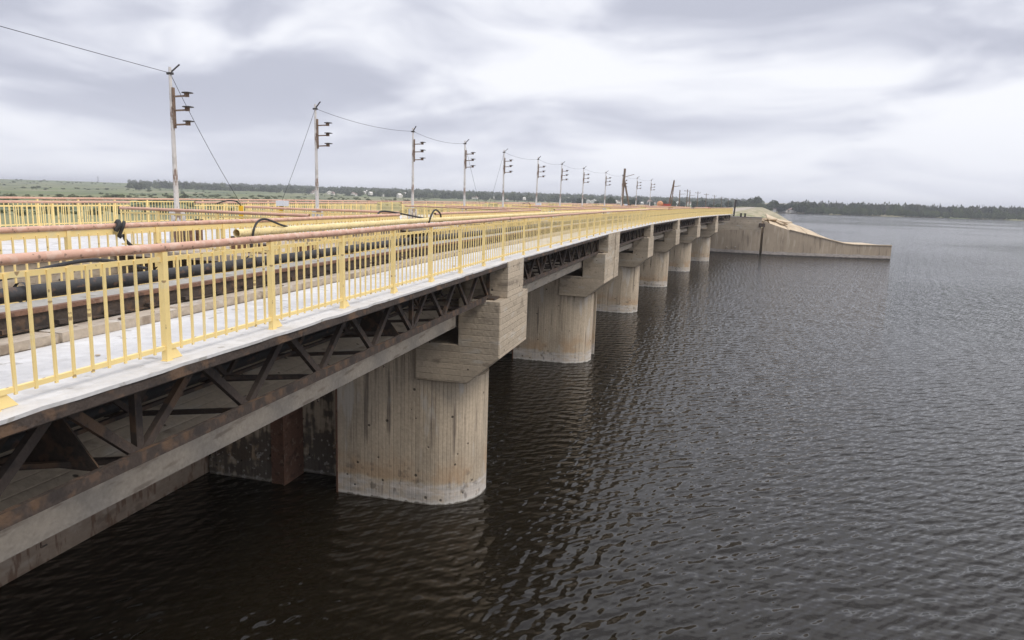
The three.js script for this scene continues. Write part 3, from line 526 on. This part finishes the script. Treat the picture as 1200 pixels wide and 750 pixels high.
// yellow end posts of the overhead wire and rusty sheets on the deck over the pier
const POST = {};
for (const k of [1, 3, 5]) for (const [n, s] of [[0, 3.2], [1, 5.9]]) {
  const t = atPier(thing('yellow_post', `thick yellow post ${n ? 'holding the wire\'s second end' : 'with black cable on top'}, behind the pier, ${nth(k)} from the abutment`, 'post', 'yellow wire posts'), k);
  part(t, 'post', tube([[-11.75, DECK, -s], [-11.75, 8.72, -s]], 0.085, 12), M.signalYellow);
  part(t, 'base_plate', box(-11.95, -11.55, DECK + 0.002, DECK + 0.03, -s - 0.2, -s + 0.2), M.signalYellow);
  if (n) part(t, 'insulator_box', box(-11.88, -11.5, 8.70, 8.92, -s - 0.2, -s + 0.15), M.plastic);
  else part(t, 'cable', tube([[-11.75, 8.72, -s], [-11.8, 8.86, -s + 0.15], [-12.0, 8.9, -s + 0.4], [-12.3, 8.78, -s + 0.7]], 0.025, 7), M.rubber);
  t.updateMatrixWorld(true); POST[k + '_' + n] = new THREE.Vector3(-11.75, 8.8, -s).applyMatrix4(t.matrixWorld).toArray();
}
for (const [i, [dx, ds, w, h]] of [[-11.2, 0.9, 0.22, 0.75], [-11.15, 0.5, 0.18, 0.75], [-11.1, 0.05, 0.2, 0.8], [-6.1, 1.9, 0.5, 0.3], [-7.3, 2.2, 0.9, 0.25], [-8.4, 1.6, 0.6, 0.4]].entries()) {
  const t = atPier(thing('rusty_box', i < 3 ? 'narrow upright rusty steel sheet on the deck over the seventh pier' : 'low rusty steel housing on the deck over the seventh pier', 'steel box', i < 3 ? 'upright rusty sheets' : 'low rusty housings'), 1);
  part(t, 'housing', box(dx - w / 2, dx + w / 2, 7.475, 7.475 + h, ds - 0.06 - (i > 2 ? 0.3 : 0), ds + 0.06), M.rustRed); part(t, 'lid', box(dx - w / 2 - 0.02, dx + w / 2 + 0.02, 7.476 + h, 7.50 + h, ds - 0.09 - (i > 2 ? 0.3 : 0), ds + 0.09), M.rust);
}
{ // spilled mortar and scrap along the kerb
  const r = rng(66);
  for (let i = 0; i < 34; i++) {
    const k = 1 + Math.floor(r() * 2), g = new THREE.IcosahedronGeometry(0.012 + 0.03 * r() * r(), 1); const p = g.attributes.position; for (let j = 0; j < p.count; j++) { const q = 0.7 + 0.6 * vnoise(p.getX(j) * 30 + i, p.getY(j) * 30 + p.getZ(j) * 17, 0, 0, 5); p.setXYZ(j, p.getX(j) * q * 1.5, p.getY(j) * q * 0.5, p.getZ(j) * q * 1.6); }
    g.computeVertexNormals(); const inK = r() < 0.7, o = single('rubble_chip', metricUV(g), r() < 0.6 ? M.dirtyDeck : M.rust, inK ? 'small crumb of broken mortar on the kerb by the crane rail' : 'small crumb of debris on the pale walkway', 'rubble', inK ? 'mortar crumbs on the kerb' : 'crumbs on the walkway');
    o.position.set(...spanPoint(k, inK ? -2.0 - 0.25 * r() : -0.4 - 1.4 * r(), 1 + r() * 19, inK ? 7.645 : DECK + 0.012)); o.rotation.y = r() * 6;
  }
}

// ------------------------------------------------------------------ lamp poles, wires
const discG = (() => { const g = new THREE.LatheGeometry([[0.0, 0.035], [0.06, 0.033], [0.17, 0.015], [0.185, 0.0], [0.17, -0.012], [0.10, -0.016], [0.0, -0.016]].reverse().map(p => new THREE.Vector2(...p)), 20); return g; })();
const poleTop = [];
for (let i = 0; i < 12; i++) {
  const [kk, s] = [[1, -0.45], [1, 8.6], [2, -1.7], [2, 7.1], [3, -5], [3, 4.6], [4, -7.5], [4, 2.0], [5, -7.2], [5, 2.4], [6, -8.4], [6, 1.5]][i], t = thing('lamp_pole', `white pole with three disc lamps, ${ORD[11 - i] ?? ['twelfth', 'eleventh', 'tenth'][i]} counted from the embankment`, 'lamp pole', 'poles with three disc lamps');
  atPier(t, kk); const rr = rng(40 + i);
  const x = -11.6, H = 5.45;
  const loc = new THREE.Vector3(x, DECK, -s).applyMatrix4((t.updateMatrixWorld(true), t.matrixWorld)); t.position.copy(loc); t.rotation.y = -(headOf(kk) + TURN / 2);
  t.rotation.z = (rr() - 0.5) * 0.02; t.rotation.x = (rr() - 0.5) * 0.012;
  part(t, 'footing', metricUV(new THREE.CylinderGeometry(0.24, 0.28, 1.05, 16).translate(0, 0.527, 0)), M.polePaint);
  part(t, 'pole', merge([new THREE.CylinderGeometry(0.062, 0.082, 2.9, 14, 1).translate(0, 2.47, 0)].map(g => metricUV(g.toNonIndexed()))), M.polePaint);
  part(t, 'pole_top', metricUV(new THREE.CylinderGeometry(0.046, 0.060, 1.75, 14).translate(0, 4.76, 0)), M.polePaint);
  part(t, 'lamp_bracket', box(0.065, 0.115, 3.72, 5.0, -0.045, 0.045), M.poleRust);
  for (const y of [3.83, 4.28, 4.72]) { const a = part(t, 'lamp_arm', bar([0.12, y, 0], [0.62, y + 0.02, 0], 0.05, 0.05), M.poleRust); part(a, 'clamp', box(0.52, 0.66, y - 0.02, y + 0.095, -0.035, 0.035), M.poleRust); const d = part(a, 'lamp_disc', metricUV(discG.clone().translate(0.62, y + 0.11, 0)), M.lampMetal); void d; }
  const ang = (rr() - 0.4) * 1.4;
  part(t, 'insulator', merge([box(-0.1, 0.1, H - 0.05, H + 0.02, -0.05, 0.05), bar([0, H, 0], [0.32 * Math.cos(ang), H + 0.28, 0.25 * Math.sin(ang)], 0.04, 0.04)]), M.lampMetal);
  t.updateMatrixWorld(true); poleTop.push(new THREE.Vector3(0, H, 0).applyMatrix4(t.matrixWorld).toArray());
}
const N12 = [...ORD, 'tenth', 'eleventh', 'twelfth'];
let wireCount = 0;
function wire(a, b, sag, label, group) { const p = []; for (let i = 0; i <= 8; i++) { const u = i / 8; p.push([mix(a[0], b[0], u), mix(a[1], b[1], u) - 4 * sag * u * (1 - u), mix(a[2], b[2], u)]); } single('overhead_wire', tube(p, 0.0085, 5, 16), M.rubber, label, 'wire', group); wireCount++; }
{ const a = headOf(0); wire([poleTop[0][0] - Math.sin(a) * 20, poleTop[0][1] + 0.4, poleTop[0][2] + Math.cos(a) * 20], poleTop[0], 0.06, 'overhead wire leaving the twelfth lamp pole away from the abutment'); }
for (let i = 0; i < 11; i++) {
  const gap = i % 3 === 0 ? { 0: 1, 3: null, 6: null, 9: 5 }[i] : 0;
  if (i === 0) { wire(poleTop[0], POST['1_0'], 0.15, 'wire slanting down from lamp pole to the cable-topped yellow post at the seventh pier'); wire(poleTop[1], POST['1_1'], 0.1, 'wire slanting down from lamp pole to the second yellow post at the seventh pier'); }
  else if (i === 3) { const m = poleTop[3].map((v, j) => (v + poleTop[4][j]) / 2), q = POST['3_0']; void m; wire(poleTop[3], [mix(poleTop[3][0], poleTop[4][0], 0.4), DECK + 1, mix(poleTop[3][2], poleTop[4][2], 0.4)], 0.1, 'wire slanting down to the deck beyond the split pier'); wire(poleTop[4], [mix(poleTop[3][0], poleTop[4][0], 0.6), DECK + 1, mix(poleTop[3][2], poleTop[4][2], 0.6)], 0.1, 'wire slanting down from the pole after the split pier'); void q; }
  else wire(poleTop[i], poleTop[i + 1], 0.22, `thin overhead wire between the ${N12[11 - i]} and ${N12[10 - i]} lamp poles counted from the embankment`, 'wires between lamp poles');
  void gap;
}
// utility poles further along the embankment
for (let i = 0; i < 9; i++) {
  const s = [16, 38, 62, 95, 130, 175, 230, 300, 390][i], lx = -12 - (i > 1 ? 3 : 0), c = Math.cos(END_HEAD), sn = Math.sin(END_HEAD);
  const x = NODE[NSPAN][0] + ENDDIR[0] * s + c * lx, z = NODE[NSPAN][1] + ENDDIR[1] * s + sn * lx, t = thing('utility_pole', `grey utility pole on the embankment, ${ORD[i]} beyond the deck`, 'utility pole', 'utility poles on the embankment');
  t.position.set(x, 6.85, z); t.rotation.y = -END_HEAD; const H = i < 2 ? 5.2 : 6.2;
  part(t, 'pole', metricUV(new THREE.CylinderGeometry(0.09, 0.14, H, 8).translate(0, H / 2, 0)), M.wood);
  if (i < 2) { const a = part(t, 'lamp_arm', bar([0, H - 0.9, 0], [1.2, H - 0.8, 0], 0.06, 0.06), M.poleRust); part(a, 'lamp_head', box(0.9, 1.4, H - 0.86, H - 0.72, -0.1, 0.1), M.plastic); }
  else part(t, 'crossarm', merge([box(-0.8, 0.8, H - 0.5, H - 0.4, -0.06, 0.06), box(-0.8, -0.7, H - 0.4, H - 0.2, -0.05, 0.05), box(0.7, 0.8, H - 0.4, H - 0.2, -0.05, 0.05)]), M.wood);
}
{ // braced wooden pole on the deck
  const t = thing('braced_pole', 'tall brown wooden pole with a slanted brace beside the lamp poles', 'utility pole'); atPier(t, 5); const x = -11.5, s = 3.2;
  part(t, 'pole', tube([[x - 0.2, DECK, -s], [x, 14.0, -s]], 0.16, 10), M.wood); part(t, 'brace', tube([[x + 1.1, DECK, -s - 0.4], [x + 0.05, 12.2, -s]], 0.13, 10), M.wood); part(t, 'lamp_arm', tube([[x, 12.8, -s], [x + 1.4, 13.2, -s]], 0.04, 6), M.poleRust);
}
{ // machine with a leaning mast near the end of the deck
  const t = thing('mast_machine', 'orange machine with a rounded drum and leaning rusty mast near the deck end', 'machine'); atPier(t, 6); const x = -11.4, s = 12;
  part(t, 'mast', merge([tube([[x + 0.9, 8.2, -s], [x + 1.7, 13.4, -s]], 0.11, 8), tube([[x + 1.4, 8.2, -s], [x + 1.75, 13.2, -s]], 0.09, 8)]), M.poleRust);
  part(t, 'lamp_arm', tube([[x + 1.6, 12.2, -s], [x + 2.9, 12.4, -s]], 0.05, 6), M.poleRust);
  part(t, 'drum', metricUV(new THREE.SphereGeometry(0.62, 18, 12).scale(1, 0.95, 0.8).translate(x - 0.6, 9.0, -s)), M.orange);
  part(t, 'chassis', merge([box(x - 0.4, x + 2.2, 7.9, 8.5, -s - 1, -s + 1), box(x + 0.2, x + 1.3, 8.5, 9.1, -s - 0.7, -s + 0.7)]), M.red);
  for (const [a, b] of [[-0.1, 0.8], [1.8, 0.8], [-0.1, -0.8], [1.8, -0.8]]) part(t, 'wheel', metricUV(new THREE.CylinderGeometry(0.36, 0.36, 0.25, 16).rotateX(Math.PI / 2).translate(x + a, 7.87, -s + b)), M.rubber);
}
{ const t = thing('red_cabinet', 'small red cabinet with a sloped lid on the embankment beyond the deck', 'cabinet'); const q = spanPoint(NSPAN, -6, SPAN + 8, 0); t.position.set(q[0], 6.95, q[2]); t.rotation.y = -0.35; part(t, 'body', box(-0.45, 0.45, 0, 1.5, -0.4, 0.4), M.red); part(t, 'lid', profile([[-0.5, 1.5], [0.5, 1.5], [0.5, 1.62], [-0.5, 1.75]], -0.45, 0.45, 0.01), M.red); }
{ const t = thing('dark_post', 'tall dark post standing at the railing end on the abutment', 'post'); const q = spanPoint(NSPAN, -0.2, SPAN + 1.5, 0); t.position.set(q[0], 6.95, q[2]); part(t, 'post', metricUV(new THREE.CylinderGeometry(0.14, 0.16, 3.3, 10).translate(0, 1.65, 0)), M.lampMetal).rotation.z = -0.06; part(t, 'base', box(-0.3, 0.3, 0, 0.2, -0.3, 0.3), M.greyConcrete); }
for (let i = 0; i < 2; i++) { const t = thing('bollard', 'short dark bollard on the abutment edge past the railing end', 'bollard', 'bollards on the abutment'); const q = spanPoint(NSPAN, 1.2 + i * 0.75, SPAN + 0.9, 0); t.position.set(q[0], 7.05, q[2]); part(t, 'stem', metricUV(new THREE.CylinderGeometry(0.16, 0.18, 0.6, 10).translate(0, 0.3, 0)), M.lampMetal); part(t, 'cap', metricUV(new THREE.CylinderGeometry(0.21, 0.21, 0.12, 10).translate(0, 0.66, 0)), M.lampMetal); }

// ------------------------------------------------------------------ abutment and curved wing wall
{
  const path = []; const pts = [[33.2, -143.6], [40.5, -140.3], [47.3, -137.6], [58, -136], [64.5, -135.6], [70.8, -135.4]].map(p => new THREE.Vector3(p[0], 0, p[1]));
  const curve = new THREE.CatmullRomCurve3(pts, false, 'centripetal'), n = 90, iB = (() => { let b = 0, d = 1e9; for (let i = 0; i <= n; i++) { const q = curve.getPoint(i / n), e = q.distanceTo(pts[2]); if (e < d) { d = e; b = i; } } return b; })();
  for (let i = 0; i <= n; i++) { const p = curve.getPoint(i / n), t = curve.getTangent(i / n); path.push([p.x, p.z, t.x, t.z]); }
  const topOf = x => x < 47.3 ? 7.02 : x < 50.2 ? mix(6.4, 5.3, (x - 47.3) / 2.9) : x < 62 ? mix(5.3, 2.72, (x - 50.2) / 11.8) : x < 64 ? mix(2.72, 2.56, (x - 62) / 2) : 2.56 + 0.01 * (x - 64);
  const back = 1.4;
  const wallPrism = (i0, i1, y0, topF, off = 0, th = back) => {   // quads along the curve: front, top, back, both ends
    const P = [], U = []; let len = i0 * 0.45;
    const quad = (a, b, c, d, ua, ub, uc, ud) => { P.push(...a, ...b, ...c, ...a, ...c, ...d); U.push(...ua, ...ub, ...uc, ...ua, ...uc, ...ud); };
    const F = (i, y) => { const [x, z, tx, tz] = path[i]; return [x - tz * off, y, z + tx * off]; }, K = (i, y) => { const [x, z, tx, tz] = path[i]; return [x + tz * th, y, z - tx * th]; };
    for (let i = i0; i < i1; i++) {
      const ta = topF(path[i][0]), tb = topF(path[i + 1][0]), L = Math.hypot(path[i + 1][0] - path[i][0], path[i + 1][1] - path[i][1]);
      quad(F(i, y0), F(i + 1, y0), F(i + 1, tb), F(i, ta), [len, y0], [len + L, y0], [len + L, tb], [len, ta]);
      quad(F(i, ta), F(i + 1, tb), K(i + 1, tb), K(i, ta), [len, 2], [len + L, 2], [len + L, 2 + th], [len, 2 + th]);
      quad(K(i + 1, y0), K(i, y0), K(i, ta), K(i + 1, tb), [len + L, y0], [len, y0], [len, ta], [len + L, tb]); len += L;
    }
    for (const [i, s] of [[i0, 0], [i1, 1]]) { const t = topF(path[i][0]), q = [F(i, y0), K(i, y0), K(i, t), F(i, t)]; if (!s) q.reverse(); quad(...q, [0, y0], [th, y0], [th, t], [0, t]); }
    const g = new THREE.BufferGeometry(); g.setAttribute('position', new THREE.Float32BufferAttribute(P, 3)); g.setAttribute('uv', new THREE.Float32BufferAttribute(U, 2)); return toCreasedNormals(g, 0.5);
  };
  const ab = thing('abutment', 'streaked concrete abutment wall where the bridge deck ends', 'abutment');
  part(ab, 'lower_wall', wallPrism(0, iB - 1, -2, () => 4.55, 0.06), M.abutment);
  part(ab, 'upper_wall', wallPrism(0, iB - 1, 4.56, x => topOf(x), 0.0), M.beam);
  part(ab, 'fill', prism([[33, -144], [39.6, -141.6], [46.9, -139.2], [49, -152], [36, -168], [12, -160], [22, -148.5]].map(p => p), -2, 6.97, 0.3), M.dirtyDeck);
  part(ab, 'coping', merge([wallPrism(0, iB - 1, 7.025, () => 7.14, 0.08, 0.7)]), M.greyConcrete);
  for (const [i, y] of [[20, 1.1], [24, 1.3]]) { const [x, z, tx, tz] = path[Math.min(i, iB - 3)]; part(ab, 'drain_pipe', tube([[x - tz * 0.02, y, z + tx * 0.02], [x - tz * 0.35, y - 0.1, z + tx * 0.35]], 0.12, 10), M.greyConcrete); }
  const ww = thing('wing_wall', 'curved concrete wing wall sloping down into the lake', 'wall');
  part(ww, 'wall_face', wallPrism(iB + 0, n, -2, x => topOf(x)), M.abutment);
  { // coping follows the wall's top
    const P = []; for (let i = iB + 8; i <= n; i += 2) { const [x, z, tx, tz] = path[i]; P.push([x - tz * 0.06, topOf(x) + 0.06, z + tx * 0.06]); }
    for (let i = 0; i + 1 < P.length; i++) part(ww, 'coping_stone', bar([P[i][0], P[i][1], P[i][2] - 0.2], [P[i + 1][0], P[i + 1][1], P[i + 1][2] - 0.2], 0.55, 0.12), M.sand);
  }
  const [jx, jz] = path[iB];
  part(ab, 'joint_box', box(jx - 0.9, jx + 0.1, 5.3, 6.0, jz - 0.6, jz + 0.25), M.rust);
  // sandy paved slope behind the wing wall, in slabs
  const sl = thing('paved_slope', 'sandy concrete slabs sloping down behind the curved wing wall', 'slope');
  const rise = x => x < 53 ? 1 : x < 57.3 ? mix(1, 0.8, (x - 53) / 4.3) : clamp(0.8 * (65.5 - x) / 8.2, 0, 1);
  let nSl = 0; for (let i = iB + 2; i < n - 8; i += 6) {
    const q = [path[i], path[Math.min(i + 6, n)]], gap = 0.06;
    const P = (w, t) => { const [x, z, tx, tz] = q[w]; const bx = x + tz * (1.42 + t * 8), bz = z - tx * (1.42 + t * 8); return [bx, topOf(x) - 0.02 + t * 1.75 * rise(x), bz]; };
    for (let t = 0; t < 3; t++) { const a = P(0, t / 3), b = P(1, t / 3), c = P(1, (t + 1) / 3 - 0.015), d = P(0, (t + 1) / 3 - 0.015), lift = 0.05 * hash2(i, t, 7); const sh = (p, o, u) => [mix(p[0], o[0], u), p[1] + lift, mix(p[2], o[2], u)];
      const A = sh(a, b, gap / 4), B = sh(b, a, gap / 4), C = sh(c, d, gap / 4), D = sh(d, c, gap / 4), pos = [];
      const quad = (p, q2, r, s) => pos.push(...p, ...q2, ...r, ...p, ...r, ...s), dn = p => [p[0], p[1] - 0.35, p[2]];
      quad(A, B, C, D); quad(dn(A), dn(B), B, A); quad(dn(B), dn(C), C, B); quad(dn(C), dn(D), D, C); quad(dn(D), dn(A), A, D);
      const g = new THREE.BufferGeometry(); g.setAttribute('position', new THREE.Float32BufferAttribute(pos, 3)); const m2 = metricUV(g, nSl * 1.7, t); m2.computeVertexNormals(); part(sl, 'slab', m2, M.sand); nSl++; }
  }
  // earth core so that the slope is not hollow
  const core = []; for (let i = iB; i <= n - 18; i += 4) { const [x, z, tx, tz] = path[i]; core.push([x + tz * 1.41, z - tx * 1.41]); } const coreB = []; for (let i = n - 18; i >= iB; i -= 4) { const [x, z, tx, tz] = path[i]; coreB.push([x + tz * 8.4, z - tx * 8.4]); }
  part(sl, 'fill', prism([...core, ...coreB], -2, 0, 0.4, 0, (x, z) => { const x0 = clamp(x, 47, 66); return topOf(x0) - 0.9; }), M.sand);
  // tumbled slabs at the top of the slope
  const r = rng(88);
  for (let i = 0; i < 9; i++) { const w = 1.2 + r() * 1.6, g = metricUV(new THREE.BoxGeometry(w, 0.22, 1.1 + r()), i, i), o = single('broken_slab', g, M.sand, 'broken pale slab tumbled at the top of the wing wall slope', 'slab', 'tumbled slabs on the wing wall'); o.position.set(48.3 + r() * 4.2, 6.0 + r() * 0.8 - 0.1 * i * 0.5, -140.5 - r() * 3.5); o.rotation.set((r() - 0.5) * 0.9, r() * 3, (r() - 0.5) * 1.0); }
}


// ------------------------------------------------------------------ far trees, houses, pylons
function crownGeo(seed, n, lean, size = 1) {         // crown of many small leaf clumps, about 1 unit tall and wide, base at 0
  const r = rng(seed), P = [];
  for (let i = 0; i < n; i++) {
    let x, y, z; do { x = r() * 2 - 1; y = r() * 2 - 1; z = r() * 2 - 1; } while (x * x + y * y + z * z > 1);
    const lump = 0.75 + 0.5 * vnoise(x * 2.2 + seed, y * 2.2 + z * 1.7, 0, 0, 9); const k = lean ? 0.36 * (1.05 - (y + 1) / 2) + 0.06 : 0.5;
    const cx = x * k * lump, cy = 0.5 + y * 0.5 * (lean ? 1 : lump * 0.95), cz = z * k * lump, s = (0.055 + 0.07 * r()) * size;
    for (let f = 0; f < 2; f++) { const a = r() * 6.28, b = (r() - 0.5) * 2; const ux = Math.cos(a), uz = Math.sin(a), vx = -Math.sin(a) * Math.sin(b), vy = Math.cos(b), vz = Math.cos(a) * Math.sin(b); P.push(cx - ux * s, cy - 0.4 * s, cz - uz * s, cx + ux * s, cy - 0.4 * s, cz + uz * s, cx + vx * s, cy + vy * s * 1.3, cz + vz * s); }
  }
  const g = new THREE.BufferGeometry(); g.setAttribute('position', new THREE.Float32BufferAttribute(P, 3)); g.computeVertexNormals(); return g;
}
const leaf = (r, g, b) => new THREE.MeshStandardMaterial({ color: new THREE.Color().setRGB(r, g, b), roughness: 0.95, side: THREE.DoubleSide });
const L1 = leaf(0.05, 0.066, 0.034), L2 = leaf(0.07, 0.09, 0.04), LW = leaf(1, 1, 1);
const crowns = [crownGeo(1, 170, false), crownGeo(2, 170, false), crownGeo(3, 170, false)], tall = [crownGeo(11, 150, true), crownGeo(12, 150, true)];
function wood(name, geos, label, place, count, seed) {
  const r = rng(seed), lists = geos.map(() => []);
  for (let i = 0; i < count; i++) { const q = place(r, i); if (q) lists[i % geos.length].push(q); }
  lists.forEach((list, gi) => {
    const im = new THREE.InstancedMesh(geos[gi], LW, list.length), m = new THREE.Matrix4(), c = new THREE.Color();
    list.forEach((q, i) => { m.compose(new THREE.Vector3(q[0], q[1], q[2]), new THREE.Quaternion().setFromAxisAngle(new THREE.Vector3(0, 1, 0), r() * 6.28), new THREE.Vector3(q[3], q[4], q[3])); im.setMatrixAt(i, m); im.setColorAt(i, c.setRGB(...q[5])); });
    im.name = numbered(name); im.castShadow = im.receiveShadow = true; im.userData = { label, category: 'trees', kind: 'stuff' }; scene.add(im);
  });
}
const tone = (r, a, b) => { const u = r(), k = 0.75 + 0.5 * r(); return mixc(a, b, u).map(v => v * k); };
const azPos = (a, d) => [Math.sin(R(a)) * d, -Math.cos(R(a)) * d];
wood('far_forest', [tall[0], ...crowns], 'dense dark forest along the far lake shore', r => { const x = 395 + r() * 1500, dz = r() * r() * 90, z = shoreZ(x) - 6 - dz, h = (dz < 14 ? 5 + 5 * r() : 11 + 5.5 * r()); return [x, ground(x, z) - 0.8, z, h * (0.55 + 0.3 * r()), h, dz < 16 ? tone(r, [0.08, 0.11, 0.045], [0.12, 0.145, 0.06]) : tone(r, [0.075, 0.095, 0.06], [0.12, 0.125, 0.085])]; }, 3600, 1001);
wood('shore_scrub', crowns, 'low green scrub between embankment and far shore', r => { const x = 300 + r() * 120, z = -930 - r() * 130, y = ground(x, z); if (y < 0.6) return null; const h = 2 + 3.5 * r(); return [x, y - 0.4, z, h * 1.6, h, tone(r, [0.06, 0.085, 0.035], [0.11, 0.13, 0.05])]; }, 500, 1002);
wood('far_wood', crowns, 'wooded rise on the horizon behind the grassy plain', r => { const a = -28 + r() * 47, d = 1350 + 1500 * r(), [x, z] = azPos(a, d), [l] = latOf(x, z); if (l > -60) return null; const dens = fbmFree(x * 0.006, z * 0.006, 3, 611); if (dens < 0.34 + 0.24 * sstep(-8, -24, a)) return null; const h = 6 + 9 * r() * r() + 3 * r(); return [x, ground(x, z) - 0.8, z, h * (0.8 + 0.4 * r()), h, tone(r, [0.075, 0.095, 0.05], [0.13, 0.15, 0.075])]; }, 6200, 1003);
wood('plain_bushes', crowns, 'scattered grey-green bushes over the grassy plain', r => { const a = -46 + r() * 62, d = 130 * Math.pow(20, r()), [x, z] = azPos(a, d), [l] = latOf(x, z); if (l > -48) return null; if (fbmFree(x * 0.012 + 7, z * 0.004, 4, 621) < 0.50) return null; const h = (0.5 + 1.5 * r() * r()) * (1 + d / 1500); return [x, ground(x, z) - 0.2, z, h * (1.6 + 1.2 * r()), h, tone(r, [0.12, 0.145, 0.07], [0.17, 0.19, 0.095])]; }, 4200, 1004);
// trees that stand apart near the end of the embankment
const trunkG = new THREE.CylinderGeometry(0.022, 0.035, 0.4, 7).translate(0, 0.15, 0);
const bigCrowns = [crownGeo(31, 520, false, 0.8), crownGeo(32, 520, false, 0.8), crownGeo(33, 520, false, 0.8)];
{
  const r = rng(71);
  for (let i = 0; i < 26; i++) {
    const a = [17.1, 17.5, 17.9, 18.3, 18.75, 19.2, 19.6, 19.9, 20.3, 20.7, 21.1, 21.5, 16.2, 15.6, 15.0, 14.3, 13.8, 12.9, 12.1, 11.4, 10.4, 9.3, 8.5, 7.4, 6.3, 5.1][i], d = i < 12 ? 1020 + 60 * r() : 700 + 260 * r(), [x, z] = azPos(a + 0.3 * (r() - 0.5), d), h = (i < 12 ? 12 : 8.5) * (0.75 + 0.5 * r()), y = Math.max(ground(x, z), 0.8);
    const t = thing('tree', i < 12 ? 'round-crowned tree standing apart where the embankment meets the far shore' : 'round-crowned tree standing apart on the plain behind the deck', 'tree', i < 12 ? 'trees at the embankment end' : 'trees apart on the plain');
    t.position.set(x, y - 0.3, z); t.scale.set(h * (0.9 + 0.35 * r()), h, h * (0.9 + 0.35 * r())); t.rotation.y = r() * 6;
    part(t, 'trunk', trunkG, M.wood); part(t, 'crown', bigCrowns[i % 3], r() < 0.5 ? L1 : L2).position.y = 0.12;
  }
}
{
  const r = rng(505), wallG = box(-0.5, 0.5, 0, 0.55, -0.35, 0.35), roofG = profile([[-0.55, 0.55], [0.55, 0.55], [0, 0.95]], -0.4, 0.4, 0);
  for (let i = 0; i < 210; i++) {
    const a = -17 + 33 * r(), d = 1250 + 900 * r(), [x, z] = azPos(a, d), [l] = latOf(x, z); if (l > -80) continue;
    const t = thing('far_house', 'small pale house with pitched roof among trees on the distant rise', 'house', 'houses on the distant rise'), s = 4.5 + 3.5 * r();
    t.position.set(x, ground(x, z) + 2.5 * r(), z); t.scale.set(s * 1.2, s * (0.7 + 0.3 * r()), s); t.rotation.y = r() * 3.1; part(t, 'wall', wallG, M.houseWall); part(t, 'roof', roofG, r() < 0.4 ? M.houseWall : M.houseRoof);
  }
  for (let i = 0; i < 4; i++) { const [x, z] = azPos(18.9 + i * 0.65, 1010 + 30 * r()), t = thing('shore_house', 'white house with pitched roof near the far shore trees', 'house', 'houses near the far shore'); t.position.set(x, Math.max(ground(x, z), 1), z); t.scale.set(11, 7, 8); t.rotation.y = 0.3 + i; part(t, 'wall', wallG, M.houseWall); part(t, 'roof', roofG, M.houseRoof); }
}
{ // power pylons on the skyline
  const legs = []; for (const [a, b] of [[-1, -1], [1, -1], [1, 1], [-1, 1]]) legs.push(bar([a * 3.2, 0, b * 3.2], [a * 0.5, 30, b * 0.5], 0.55, 0.55));
  for (let y = 0; y < 4; y++) { const w = 3.2 - y * 0.72; legs.push(bar([-w, y * 7.5, w], [w - 0.7, y * 7.5 + 7.5, w - 0.7], 0.35, 0.35), bar([w, y * 7.5, -w], [-w + 0.7, y * 7.5 + 7.5, -w + 0.7], 0.35, 0.35)); }
  const frame = merge(legs), arms = merge([box(-7, 7, 21, 21.6, -0.3, 0.3), box(-5, 5, 26, 26.6, -0.3, 0.3)]);
  for (const [i, px] of [118, 187, 194, 200, 212, 218].entries()) { const a = Math.atan((px - 600) / 840) * 57.3, [x, z] = azPos(a, 4300 + 120 * i), t = thing('power_pylon', 'grey lattice power pylon on the hazy skyline', 'pylon', 'pylons on the skyline'); t.position.set(x, ground(x, z), z); t.rotation.y = 0.8; part(t, 'frame', frame, M.lampMetal); part(t, 'crossarms', arms, M.lampMetal); }
}
scene.fog = new THREE.FogExp2(0xdfe2ea, 0.0002);

renderer.render(scene, camera);
